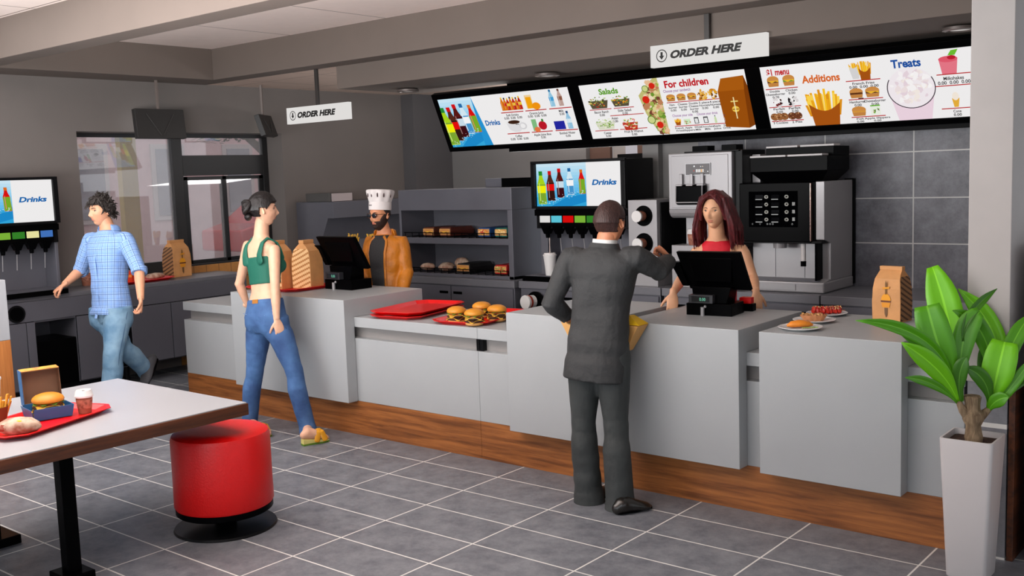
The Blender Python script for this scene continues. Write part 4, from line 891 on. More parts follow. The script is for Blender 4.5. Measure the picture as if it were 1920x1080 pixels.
for i in range(90): x = rr.uniform(-.08, .08); a = rr.uniform(-1.4, 1.4); b.ball((x, .026 * math.sin(a), .024 + .022 * math.cos(a)), rr.uniform(.002, .0042), 5, 4)
b.build('crumbs', mat('crumbs', (220, 180, 120), .6), t, world=False)['kind'] = 'stuff'
b = MB(); b.tube([(-.10, 0, .02), (.105, 0, .02)], .002, 6); b.build('stick', m_woodor, t, world=False)

# paper bags
def bag_mat():
    m = mat('kraft_paper', (206, 148, 92), .65, var=.08, vscale=10, bump=.35, bscale=26); return m
m_kraft = bag_mat(); m_kraftD = mat('kraft_stripe_dark', (120, 72, 34), .7); m_kraftL = mat('kraft_stripe_light', (196, 140, 88), .7)
def paper_bag(loc, rz, label, w=.17, d=.12, h=.30, emblem=True, stripe=((74, 46, 26), (158, 116, 76))):
    t = thing('paper_bag', label, 'paper bag', loc, rz, 'kraft paper food bags')
    def R(z, a, q, zz=0): return [(-w / 2 * a, -d / 2 * q, z), (w / 2 * a, -d / 2 * q, z), (w / 2 * a, d / 2 * q, z), (-w / 2 * a, d / 2 * q, z)]
    prof = [(0, 1, 1), (.35, 1.02, 1.04), (.6, .99, 1.0), (.78, .90, .85), (.86, .82, .55), (.93, .78, .22), (.935, .80, .26), (1.0, .80, .26)]
    MB().rings([R(z * h, a, q) for z, a, q in prof]).build('bag', m_kraft, t, .004, world=False)
    b = MB()  # striped gussets printed on both sides, each a thin printed sheet
    for sx in (-1, 1):
        for k in range(12):
            for (z0, z1) in ((0, .35), (.35, .6), (.6, .78)):
                pass
    def side(sx):
        c = MB(); n = 14; zs = [z for z, _, _ in prof[:5]]
        def P(u_, z):
            for (z0, a0, q0), (z1, a1, q1) in zip(prof, prof[1:]):
                if z0 <= z <= z1 + 1e-9:
                    f_ = (z - z0) / (z1 - z0); a = a0 + (a1 - a0) * f_; q = q0 + (q1 - q0) * f_; break
            return Vector((sx * (w / 2 * a + .0012), d / 2 * q * u_, z * h))
        m_ = 40; nn = 10
        for i in range(nn):
            for j in range(m_):
                u0 = -.96 + 1.92 * i / nn; u1 = -.96 + 1.92 * (i + 1) / nn; z0 = .02 + .80 * j / m_; z1 = .02 + .80 * (j + 1) / m_
                c.col = rgb(stripe[0] if (i + j) % 5 < 2 else stripe[1]); pp = [P(u0, z0), P(u1, z0), P(u1, z1), P(u0, z1)]
                c.add(pp if sx > 0 else pp[::-1], [(0, 1, 2, 3)])
        return c.build('striped_gusset', PRINT, t, world=False, smooth=False)
    side(1); side(-1)
    if emblem:
        c = Canvas((-w / 2, -d / 2 * 1.05 - .001, h * .78), (w, 0, 0), (0, 0, -h * .78), (0, -1, 0), .0004); c.k = 2
        c.poly([(.47, .10), (.50, .02), (.53, .10), (.53, .36), (.47, .36)], (110, 74, 20)); c.poly([(.36, .20), (.64, .17), (.62, .22), (.40, .24)], (226, 150, 20)); c.k = 2
        c.poly([(.5 + .17 * math.cos(PI + PI * i / 12), .50 - .0 + .16 * math.sin(PI + PI * i / 12)) for i in range(13)], (232, 156, 16)); c.k = 2
        c.rect(.32, .50, .68, .54, (104, 48, 16)); c.poly([(.34, .55), (.66, .55), (.63, .66), (.37, .66)], (228, 148, 24)); c.k = 2
        c.poly([(.45, .67), (.56, .67), (.55, .84), (.51, .90), (.46, .82)], (112, 78, 44)); c.build('burger_emblem', PRINT, t) if False else c.mb.build('burger_emblem', PRINT, t, smooth=False, world=False)
    return t
paper_bag((2.205, .87, 1.043), -.16, 'brown kraft paper bag with burger emblem beside the potted plant', .165, .13, .305)
m_st = ((178, 120, 62), (232, 192, 138))
paper_bag((-2.535, .62, 1.05), 1.67, 'kraft paper bag with striped side next to the chef register', .15, .21, .40, False, m_st)
paper_bag((-2.76, .50, 1.05), 1.67, 'kraft paper bag with striped side half hidden by the woman in green', .15, .21, .40, False, m_st)
tray((-2.715, .56, 1.043), .0, 'red tray under the two striped paper bags', .66, .50)
paper_bag((-5.37, 1.20, ZL + .001), 1.75, 'kraft paper bag with burger emblem on the counter below the window', .24, .16, .385)
tray((-5.27, .68, ZL), 1.7, 'red tray with a wrapped bun on the counter below the window', .72, .40)
t = thing('red_carton', 'red and orange food carton behind the man in the blue shirt', 'carton', (-5.28, .60, ZL + .01), .3)
MB().rings([[(-.07, -.05, 0), (.07, -.05, 0), (.07, .05, 0), (-.07, .05, 0)], [(-.09, -.06, .11), (.09, -.06, .11), (.09, .06, .11), (-.09, .06, .11)]]).build('carton', mat('carton_red', (206, 60, 26), .5), t, .004, world=False)
MB().box(-.082, .082, -.0605, -.055, .05, .075).build('printed_band', mat('carton_orange', (236, 140, 50), .5), t, .001, world=False)
tumbler((-5.43, .45, ZL + .012), 'white cup half hidden behind the man in the blue shirt', 1.3, False)
m_wrap = mat('wrapping_paper', (204, 182, 160), .7, col2=(146, 92, 68), vscale=18, bump=.5, bscale=30)
def wrapped(loc, rz, label, L, w_, h_, mark=False):
    t = thing('wrapped_burger', label, 'wrapped burger', loc, rz)
    MB().tube([(-L / 2, 0, h_ * .42), (-L * .42, 0, h_ * .45), (-L * .25, 0, h_ * .5), (0, 0, h_ * .5), (L * .25, 0, h_ * .5), (L * .42, 0, h_ * .45), (L / 2, 0, h_ * .42)], [(.006, .006), (w_ * .24, h_ * .26), (w_ * .43, h_ * .44), (w_ / 2, h_ / 2), (w_ * .43, h_ * .44), (w_ * .24, h_ * .26), (.006, .006)], 22, (0, 1, 0)).build('paper_wrap', m_wrap, t, world=False)
    if mark:
        c = MB(); c.ball((.02, -w_ * .30, h_ * .86), (.014, .003, .006), 8, 5, rot=Matrix.Rotation(-.6, 3, 'X')); c.build('yellow_emblem', mat('emblem_yellow', (226, 190, 30), .5), t, world=False)
        for k, x in enumerate((-.055, -.03)):
            c = MB(); c.tube([(x, -w_ * .40, h_ * .35), (x, -w_ * .45, h_ * .5), (x + .004, -w_ * .38, h_ * .72)], [(.011, .0012)] * 3, 8, (1, 0, 0)); c.build('printed_patch', mat('wrap_print', (150, 70, 50), .6), t, world=False)
    return t
wrapped((-5.24, .86, ZL + .012), 1.5, 'pale wrapped bun on the red tray below the window', .21, .13, .065)
coffee_cup((-5.48, .26, ZL), 'brown and white cup behind the man in the blue shirt by the window glass', 0, 1.5)

# food inside the hot cabinet
def food_box(loc, rz, label, front, top, w=.16, d=.34, h=.085, fr2=None):
    t = thing('food_box', label, 'food box', loc, rz, 'boxed food in the hot cabinet')
    MB().rings([[(-w * .44, 0, 0), (w * .44, 0, 0), (w * .44, d, 0), (-w * .44, d, 0)], [(-w / 2, -.005, h * .6), (w / 2, -.005, h * .6), (w / 2, d, h * .6), (-w / 2, d, h * .6)], [(-w * .42, .01, h), (w * .42, .01, h), (w * .42, d - .02, h), (-w * .42, d - .02, h)]]).build('box', mat('box_' + '_'.join(map(str, top)), top, .45), t, .003, world=False)
    c = Canvas((-w * .44, -.0055, h * .92), (w * .88, 0, 0), (0, 0, -h * .80), (0, -1, 0), .0003); c.k = 2
    c.rect(0, .08, 1, .95, (206, 150, 90)); burger2d(c, .5, .12, .86, .78, True, (120, 70, 34)) if fr2 is None else blob(c, .5, .5, .4, .38, 60, fr2, .3)
    c.mb.build('printed_front', PRINT, t, smooth=False, world=False)
    return t
R1 = 1.345 + .012; R2 = ZB + .042
food_box((-2.86, 2.42, R1), .0, 'brown food box with printed burger, left end of the upper hot shelf', None, (84, 40, 24))
food_box((-2.64, 2.42, R1), .0, 'brown food box with printed burger, second from left on the upper hot shelf', None, (84, 34, 22))
food_box((-2.14, 2.42, R1), .0, 'blue food box on the upper hot shelf', None, (34, 70, 120), fr2=[(240, 170, 60), (200, 60, 30), (250, 220, 160), (226, 120, 40)])
food_box((-1.93, 2.42, R1), .0, 'teal food box at the right end of the upper hot shelf', None, (28, 96, 84), fr2=[(230, 190, 110), (214, 160, 80), (240, 210, 150)])
food_box((-2.42, 2.42, R2), .0, 'black food box with printed burger on the lower hot shelf', None, (22, 20, 20), .18)
food_box((-1.95, 2.42, R2), .0, 'red food box at the right end of the lower hot shelf', None, (168, 22, 20), fr2=[(240, 200, 140), (90, 150, 50), (190, 30, 24), (226, 160, 80)])
for k, (x, y, z) in enumerate(((-2.95, 2.48, R2), (-2.80, 2.60, R2), (-2.70, 2.475, R2))):
    t = wrapped((x, y, z), .1, 'pale wrapped bun on the lower hot shelf, ' + ('leftmost', 'behind the other two', 'beside the black food box')[k], .17, .12, .075); t['group'] = 'wrapped buns on the lower hot shelf'
t = wrapped((-2.66, 2.67, R2), .1, 'pale wrapped bun at the back of the lower hot shelf', .17, .12, .12); t['group'] = 'wrapped buns on the lower hot shelf'

# fries
m_fry = mat('fries', (228, 176, 60), .5, var=.12, vscale=40)
def fries(loc, rz, label, s=1., n=22, fl=.11, seed=1):
    t = thing('fries_carton', label, 'fries', loc, rz, None); t.scale = (s, s, s); m = 16
    def ring(w_, d_, z, top=False): return [(w_ * math.cos(2 * PI * i / m), d_ * math.sin(2 * PI * i / m), z + (.02 * (math.sin(2 * PI * i / m) ** 2 if math.sin(2 * PI * i / m) > 0 else -.3 * abs(math.sin(2 * PI * i / m))) if top else 0)) for i in range(m)]
    MB().rings([ring(.026, .012, 0), ring(.04, .022, .07, True), ring(.036, .018, .07, True), ring(.024, .010, .01)]).build('carton', mat('fries_carton_brown', (120, 58, 26), .55), t, world=False)
    r = random.Random(seed)
    for i in range(n):
        x = r.uniform(-.032, .032); y = r.uniform(-.013, .013); h = r.uniform(.75, 1.15) * fl; q = .0038; tx = x * 1.45; ty = y * 1.6
        MB().hexa([(x * .6 - q, y - q, .015), (x * .6 + q, y - q, .015), (x * .6 + q, y + q, .015), (x * .6 - q, y + q, .015), (tx - q, ty - q, h), (tx + q, ty - q, h), (tx + q, ty + q, h), (tx - q, ty + q, h)]).build('french_fry', m_fry, t, .0008, world=False, seg=1)
    return t
fries((-1.03, -2.665, .753), .9, 'brown carton of fries at the left end of the table tray', 1.15, seed=1)
fries((-1.14, -2.565, .753), .7, 'brown carton of fries standing by the open blue burger box', 1.25, seed=2)
t = thing('fry_shelf', 'steel shelf holding two cartons of fries behind the chef register', 'shelf', (-3.0, 2.0, 0))
o = on(662, 470, 1, 2.55); o2 = on(688, 470, 1, 2.55)
bpy.data.objects.remove(t)
t = thing('fry_stand', 'narrow steel stand carrying fries cartons behind the chef', 'stand', ((o.x + o2.x) / 2, 2.6, 0))
MB().box(o.x - .12, o2.x + .12, 2.42, 2.78, .1, o.z).build('body', m_steel, t, .004); MB().box(o.x - .1, o2.x + .1, 2.45, 2.75, 0, .1).build('plinth', m_dark, t)
fries((o.x, 2.56, o.z), 0, 'fries carton seen left above the chef register', 1.5, seed=5)
fries((o.x + .30, 2.56, o.z), 0, 'fries carton seen beside the chef shoulder', 1.5, seed=6)

# ---------------------------------------------------------------- foreground table
t = thing('dining_table', 'white topped table with dark wood edge on a black leg', 'table', (-1.1, -2.6, 0))
MB().box(-1.775, -.452, -3.70, -1.552, .736, .742).build('table_top', m_white, t, .001)
MB().box(-1.782, -.445, -3.707, -1.545, .672, .7355).build('wood_edge', m_wooddark, t, .002)
MB().box(-.705, -.635, -2.52, -2.45, .05, .671).build('leg', m_black, t, .004); MB().box(-.76, -.58, -2.56, -2.41, 0, .05).build('foot', m_black, t, .006)
MB().box(-1.6, -1.515, -2.55, -2.45, .05, .671).build('leg', m_black, t, .004); MB().box(-1.68, -1.43, -2.62, -2.38, 0, .05).build('foot', m_black, t, .006)
tray((-.985, -2.44, .742), 1.94, 'red tray of food on the white table', .72, .42)
wrapped((-.80, -2.625, .75), .75, 'round paper wrapped burger on the table tray', .215, .135, .088, True)
coffee_cup((-.975, -2.195, .750), 'brown coffee cup with white lid on the table tray', .6, 1.02)
t = thing('burger_box', 'open blue cardboard burger box with brown inside on the table tray', 'burger box', (-1.075, -2.345, .7515), 1.40); t.scale = (1.08, 1.05, 1.2)
m_bluebox = mat('blue_card', (40, 104, 160), .45); m_card = mat('brown_card_inside', (122, 88, 66), .7)
w2, d2 = .088, .085
def cardwall(name, P, m, par=t): return MB().hexa(P).build(name, m, par, world=False)
b = MB(); b.box(-w2, w2, -d2, d2, 0, .003)
def wall(a, c_, h, out=.012):
    (ax, ay), (bx, by) = a, c_; n = Vector((by - ay, ax - bx, 0)).normalized() * out; e = Vector((by - ay, ax - bx, 0)).normalized() * .0025
    A = Vector((ax, ay, 0)); B_ = Vector((bx, by, 0)); up = Vector((0, 0, h))
    b.hexa([A, B_, B_ - e, A - e, A + up + n, B_ + up + n, B_ + up + n - e, A + up + n - e])
wall((-w2, -d2), (w2, -d2), .052); wall((w2, -d2), (w2, d2), .05); wall((-w2, d2), (-w2, -d2), .05); wall((w2, d2), (-w2, d2), .05); b.build('lower_box', m_bluebox, t, .001, world=False)
b = MB(); b.box(-w2 + .004, w2 - .004, -d2 + .004, d2 - .004, .003, .005); b.build('box_lining', m_card, t, world=False)
b = MB(); b.hexa([(-w2, d2 + .012, .05), (w2, d2 + .012, .05), (w2, d2 + .015, .05), (-w2, d2 + .015, .05), (-w2, d2 + .035, .20), (w2, d2 + .035, .20), (w2, d2 + .038, .20), (-w2, d2 + .038, .20)])
for sx in (-1, 1): b.hexa([(sx * w2, d2 - .03, .06), (sx * (w2 - .002), d2 - .03, .06), (sx * (w2 - .002), d2 + .015, .05), (sx * w2, d2 + .015, .05), (sx * w2, d2 - .01, .195), (sx * (w2 - .002), d2 - .01, .195), (sx * (w2 - .002), d2 + .038, .20), (sx * w2, d2 + .038, .20)])
b.hexa([(-w2, d2 - .012, .194), (w2, d2 - .012, .194), (w2, d2 + .036, .199), (-w2, d2 + .036, .199), (-w2, d2 - .012, .197), (w2, d2 - .012, .197), (w2, d2 + .036, .202), (-w2, d2 + .036, .202)])
b.build('lid', m_card, t, world=False, smooth=False)
b = MB(); b.hexa([(-w2 - .003, d2 - .03, .055), (-w2 - .0005, d2 - .03, .055), (-w2 - .0005, d2 + .017, .048), (-w2 - .003, d2 + .017, .048), (-w2 - .003, d2 - .014, .20), (-w2 - .0005, d2 - .014, .20), (-w2 - .0005, d2 + .042, .203), (-w2 - .003, d2 + .042, .203)])
b.hexa([(-w2, d2 + .0155, .05), (w2, d2 + .0155, .05), (w2, d2 + .018, .05), (-w2, d2 + .018, .05), (-w2, d2 + .0385, .20), (w2, d2 + .0385, .20), (w2, d2 + .041, .20), (-w2, d2 + .041, .20)]); b.build('blue_lid_side', m_bluebox, t, world=False, smooth=False)
MB().hexa([(-w2, d2 - .013, .1975), (w2, d2 - .013, .1975), (w2, d2 + .036, .2025), (-w2, d2 + .036, .2025), (-w2, d2 - .013, .199), (w2, d2 - .013, .199), (w2, d2 + .036, .204), (-w2, d2 + .036, .204)]).build('yellow_printed_edge', mat('yellow_print', (230, 180, 60), .5, col2=(220, 120, 60), vscale=30), t, world=False)
bb_ = burger((-1.07, -2.342, .758), 'burger with melted cheese in the open blue box', 1.2, rz=.8); bb_.scale = (1.10, 1.10, .98)
tumbler((-1.50, -2.45, .770), 'white paper cup at the left end of the table', 1.35, False)
t = thing('red_tray_edge', 'x', 'tray', (0, 0, 0)); bpy.data.objects.remove(t)
bpy.data.objects['drink_cup.002'].location.z = .742 if 'drink_cup.002' in bpy.data.objects else 0

# booth partition at the left edge
t = thing('booth_partition', 'booth partition with white upper panel and wooden lower panel', 'partition', (-3.6, -1.55, 0))
MB().box(-4.3, -3.318, -1.60, -1.5, .862, 1.30).build('upper_panel', m_white, t, .004); MB().box(-4.3, -3.318, -1.60, -1.5, 0, .861).build('lower_panel', m_woodor, t, .003)

# ---------------------------------------------------------------- red stool
t = thing('stool', 'round red vinyl stool on a black disc base beside the table', 'stool', (-.705, -1.56, 0))
cx, cy = -.705, -1.56
MB().lathe([(.001, .10), (.262, .10), (.268, .106), (.268, .135), (.001, .135)], (cx, cy, 0), 64).build('seat_band', m_black, t)
MB().lathe([(.001, .136), (.266, .136), (.274, .15), (.272, .30), (.272, .522), (.264, .545), (.24, .559), (.18, .566), (.001, .569)], (cx, cy, 0), 72).build('seat', m_redvinyl, t)
MB().cyl((cx, cy, .02), (cx, cy, .10), .06, n=32).build('column', m_black, t)
MB().lathe([(.001, 0), (.282, 0), (.285, .004), (.28, .014), (.10, .024), (.001, .026)], (cx, cy, 0), 64).build('base', m_dark, t)

# ---------------------------------------------------------------- planter
px_, py_, PZ = 2.865, .03, .66
t = thing('potted_plant', 'tall white square planter with broad green leaves growing from a thick trunk', 'plant', (px_, py_, 0))
def rsq(w_, z, r=.018, n=5):
    out = []; h = w_ / 2
    for k, (sx, sy) in enumerate(((1, 1), (-1, 1), (-1, -1), (1, -1))):
        for i in range(n + 1): a = PI / 2 * k + PI / 2 * i / n; out.append((px_ + sx * (h - r) + r * math.cos(a), py_ + sy * (h - r) + r * math.sin(a), z))
    return out
MB().rings([rsq(.17, 0), rsq(.175, .004), rsq(.232, PZ - .004), rsq(.230, PZ), rsq(.212, PZ), rsq(.208, PZ - .06)]).build('planter', mat('planter_white', (196, 192, 192), .45), t)
MB().rings([rsq(.20, PZ - .05), rsq(.204, PZ - .026)]).build('soil', mat('dark_soil', (62, 40, 28), .95, bump=1., bscale=60, var=.4, vscale=80), t)
TD = 4.70
tr = [pt(1826, 830, TD), pt(1822, 800, TD), pt(1820, 770, TD), pt(1823, 744, TD)]
b = MB(); n = 20; R = []
for k in range(9):
    p = tr[0].lerp(tr[3], k / 8); rr_ = .036 + .004 * math.sin(k * 1.7) + (.008 if k in (4, 5) else 0)
    R.append([p + Vector((rr_ * (1 + .08 * noise.noise(Vector((i * .9, k, 1)))) * math.cos(2 * PI * i / n), rr_ * (1 + .08 * noise.noise(Vector((i * .9, k, 1)))) * math.sin(2 * PI * i / n), 0)) for i in range(n)])
R.append([tr[3] + (p - tr[3]) * .85 + Vector((0, 0, .006)) for p in R[-1]])
b.rings(R)
LB = pt(1799, 757, TD); RB = pt(1853, 768, TD)
b.tube([pt(1815, 782, TD), pt(1806, 770, TD), LB], [.022, .02, .014], 12, round_=True); b.tube([pt(1830, 790, TD), pt(1842, 778, TD), RB], [.022, .02, .014], 12, round_=True)
b.build('trunk', mat('trunk_bark', (104, 84, 62), .85, col2=(150, 128, 100), vscale=10, stretch=(6, 6, 1), bump=.6, bscale=30), t)
def leaf(p0, p1, p2, wpx, col, tipw=0., d=(0, 0, 0), fold=.25):
    A = pt(*p0, TD + d[0]); B_ = pt(*p1, TD + d[1]); C_ = pt(*p2, TD + d[2]); w_ = wpx * (.92 if wpx > 60 else .78) / 1920 * TD / 2; n = 14; R = []; vn = (Vector(CC) - A).normalized()
    Bc = B_ * 2 - (A + C_) / 2; m = MB(); rows = []
    for k in range(n + 1):
        s = k / n; P = A * (1 - s) ** 2 + Bc * 2 * s * (1 - s) + C_ * s * s; T = ((Bc - A) * (1 - s) + (C_ - Bc) * s).normalized()
        sd = T.cross(vn).normalized(); nn = sd.cross(T).normalized(); e_ = min(1, s / .55); q = (.22 + .78 * e_ * e_ * (3 - 2 * e_)) * (1 if s < .72 else 1 - (1 - tipw) * ((s - .72) / .28) ** 1.7)
        ww = w_ * max(q, .04); rows.append([P + sd * (x * ww) - nn * (-abs(x) * ww * fold) for x in (-1, -.5, -.07, .07, .5, 1)])
    for k in range(n):
        for i in range(5):
            m.col = rgb(tuple(min(255, int(c * (1.0 if i != 2 else 1.0) + (34 if i == 2 else 0))) for c in col)); m.add([rows[k][i], rows[k][i + 1], rows[k + 1][i + 1], rows[k + 1][i]], [(0, 1, 2, 3)])
    o = m.build('leaf', LEAF, t, smooth=False, solidify=.0015); bm = bmesh.new(); bm.from_mesh(o.data); bmesh.ops.remove_doubles(bm, verts=bm.verts, dist=1e-5); bm.to_mesh(o.data); bm.free(); o.data.polygons.foreach_set('use_smooth', [True] * len(o.data.polygons))
LEAF = attr_pmat('leaf_green', .42)
for nm in ('Subsurface Weight',):
    pass
G1, G2, G3 = (110, 190, 8), (78, 150, 10), (56, 112, 12)
L0 = (1800, 757); Rb = (1855, 768)
leaf((1797, 745), (1782, 620), (1748, 500), 66, G1, .35, (0, .12, .18))
leaf((1796, 750), (1762, 655), (1738, 573), 64, G2, .75, (0, -.02, .0))
leaf((1802, 752), (1806, 640), (1838, 585), 52, G2, .5, (0, 0, -.02)); leaf((1806, 640), (1820, 590), (1870, 541), 20, G3, 0, (0, 0, .02), .8)
leaf((1794, 740), (1735, 640), (1604, 601), 30, G2, .0, (0, -.05, -.1), .5)
leaf((1796, 754), (1760, 696), (1690, 642), 46, G1, .05, (0, -.06, -.12))
leaf((1796, 757), (1752, 722), (1697, 708), 22, G2, 0, (0, -.05, -.12))
leaf((1780, 700), (1740, 655), (1688, 627), 26, G3, 0, (.03, .06, .08))
leaf((1802, 757), (1799, 705), (1814, 668), 34, G3, 0, (0, -.05, -.08))
leaf((1860, 740), (1866, 635), (1796, 541), 50, G1, .0, (.05, .12, .16))
leaf((1858, 745), (1846, 635), (1786, 582), 44, G2, .0, (.02, .04, .0))
leaf((1856, 765), (1870, 700), (1884, 641), 62, G1, .75, (0, -.05, -.05))
leaf((1862, 755), (1892, 660), (1932, 590), 40, G2, .1, (0, 0, .03))
leaf((1858, 766), (1888, 735), (1940, 665), 26, G2, 0, (0, -.06, -.1))
leaf((1858, 768), (1900, 725), (1950, 695), 24, G3, 0, (0, -.03, 0))
leaf((1856, 766), (1845, 715), (1808, 689), 36, G3, 0, (0, -.05, -.06))
leaf((1852, 772), (1868, 752), (1892, 745), 34, G2, .1, (0, -.05, -.1))
leaf((1858, 760), (1846, 690), (1856, 640), 34, G3, .1, (.04, .1, .12))

# cabinet by the right edge
t = thing('display_cabinet', 'tall white framed cabinet with orange wood door at the right edge', 'cabinet', (3.25, .6, 0))
MB().box(3.03, 3.6, .33, 1.0, 0, 1.52).build('frame', mat('cabinet_white', (176, 176, 182), .45), t, .004); MB().box(3.06, 3.58, .318, .331, .13, 1.05).build('door', m_woodor, t, .003)
# ---------------------------------------------------------------- people
UP = Vector((0, 0, 1))
FW = Vector(CR[2]); FW.z = 0; FW.normalize(); RT = Vector((FW.y, -FW.x, 0))      # horizontal view axis and its right
m_skin = {}
def skin_mat(name, col):
    m = mat(name, col, .48, var=.04, vscale=25, bump=.05, bscale=120); b = m.node_tree.nodes['Principled BSDF']
    b.inputs['Subsurface Weight'].default_value = .08; b.inputs['Subsurface Radius'].default_value = (.02, .008, .004); b.inputs['Subsurface Scale'].default_value = .5
    return m
def head_grid(female=False, n=88, m=72, jaw=1.):
    "local head: face towards -Y, x to the right, origin at the centre of the head"
    R = []
    def g(x, z, cx, cz, sx, sz): return math.exp(-((x - cx) / sx) ** 2 - ((z - cz) / sz) ** 2)
    for k in range(m + 1):
        ph = -PI / 2 + PI * k / m; ph = max(-PI / 2 + .015, min(PI / 2 - .015, ph)); ring = []
        for i in range(n):
            th = 2 * PI * i / n; d = Vector((math.cos(ph) * math.cos(th), math.cos(ph) * math.sin(th), math.sin(ph)))
            p = Vector((d.x * .075, d.y * .094, d.z * .117))
            if p.z < 0:
                t = -p.z / .117; p.x *= 1 - (.30 if female else .22 / jaw) * t ** 1.3
                if p.y > 0: p.y *= 1 - .62 * min(1, t * 1.5)
                else: p.y = p.y * (1 - .10 * t) - .012 * t
            else:
                if p.y > 0: p.y *= 1.08
                p.x *= 1 + .03 * (1 - p.z / .117)
            if d.y < .1:
                f = min(1, max(0, (-d.y + .1) * 2.2)); x, z = p.x, p.z; e = 0
                e += .020 * g(x, z, 0, -.026, .0095, .017) + .009 * g(x, z, 0, -.004, .008, .022) + .006 * g(x, z, .012, -.034, .007, .007) + .006 * g(x, z, -.012, -.034, .007, .007)
                e -= .012 * (g(x, z, .031, .010, .016, .011) + g(x, z, -.031, .010, .016, .011))
                e += (.002 if female else .005) * (g(x, z, .028, .028, .022, .007) + g(x, z, -.028, .028, .022, .007))
                e += .005 * g(x, z, 0, -.060, .020, .010) - .004 * g(x, z, 0, -.076, .02, .006) + (.006 if female else .010) * g(x, z, 0, -.098, .020, .014)
                e += .004 * (g(x, z, .043, -.018, .018, .014) + g(x, z, -.043, -.018, .018, .014)) - .003 * (g(x, z, .040, -.056, .014, .02) + g(x, z, -.040, -.056, .014, .02))
                p.y -= e * f
            ring.append(p)
        R.append(ring)
    return R
def surf_y(R, x, z):
    best = None
    for r in R:
        for p in r:
            if p.y < 0:
                q = (p.x - x) ** 2 + (p.z - z) ** 2
                if best is None or q < best[0]: best = (q, p.y)
    return best[1]
def limb(mb, pts, rad, hint=None, n=14): mb.tube(pts, rad, n, hint, round_=True)
def bez(a, b, c, n=7):
    return [a.lerp(b, t).lerp(b.lerp(c, t), t) for t in [i / (n - 1) for i in range(n)]]
def hand(mb, wrist, d, nrm, side, curl=.5, s=1., thumb=.7, curls=None):
    "palm leaves the wrist along d, nrm is the side the fingers curl to, side = +1/-1 which way the thumb lies along d x nrm"
    d = d.normalized(); nrm = (nrm - d * nrm.dot(d)).normalized(); sx = d.cross(nrm).normalized() * side
    mb.tube([wrist - d * .02 * s, wrist, wrist + d * .03 * s, wrist + d * .065 * s, wrist + d * .088 * s], [(.024 * s, .018 * s), (.025 * s, .018 * s), (.036 * s, .016 * s), (.041 * s, .014 * s), (.038 * s, .011 * s)], 14, sx, round_=True)
    for k, (o, L, r) in enumerate(((.030, .070, .0088), (.0105, .080, .009), (-.0100, .074, .0088), (-.029, .058, .0078))):
        cu = curls[k] if curls else curl * (1 + .15 * k); p = wrist + d * (.084 - .004 * abs(k - 1)) * s + sx * o * s; dr = (d + sx * o * 2.2).normalized(); pts = [p - dr * .012 * s, p]; a = cu * .7
        for seg in (.45, .32, .25):
            dd = dr * math.cos(a) + nrm * math.sin(a); p = p + dd * L * seg * s; pts.append(p); a += cu
        mb.tube(pts, [r * s, r * s, r * .97 * s, r * .88 * s, r * .72 * s], 9, sx, round_=True)
    p = wrist + d * .022 * s + sx * .024 * s; dr = (d * .75 + sx * .75 + nrm * .35).normalized(); pts = [p]
    for seg, ad in ((.032, 0), (.03, .35 * thumb), (.026, .7 * thumb)):
        dd = (dr + (d * .6 + nrm * .6 - sx * .5) * ad).normalized(); p = p + dd * seg * s; pts.append(p)
    mb.tube(pts, [.0125 * s, .0115 * s, .010 * s, .008 * s], 10, nrm, round_=True)
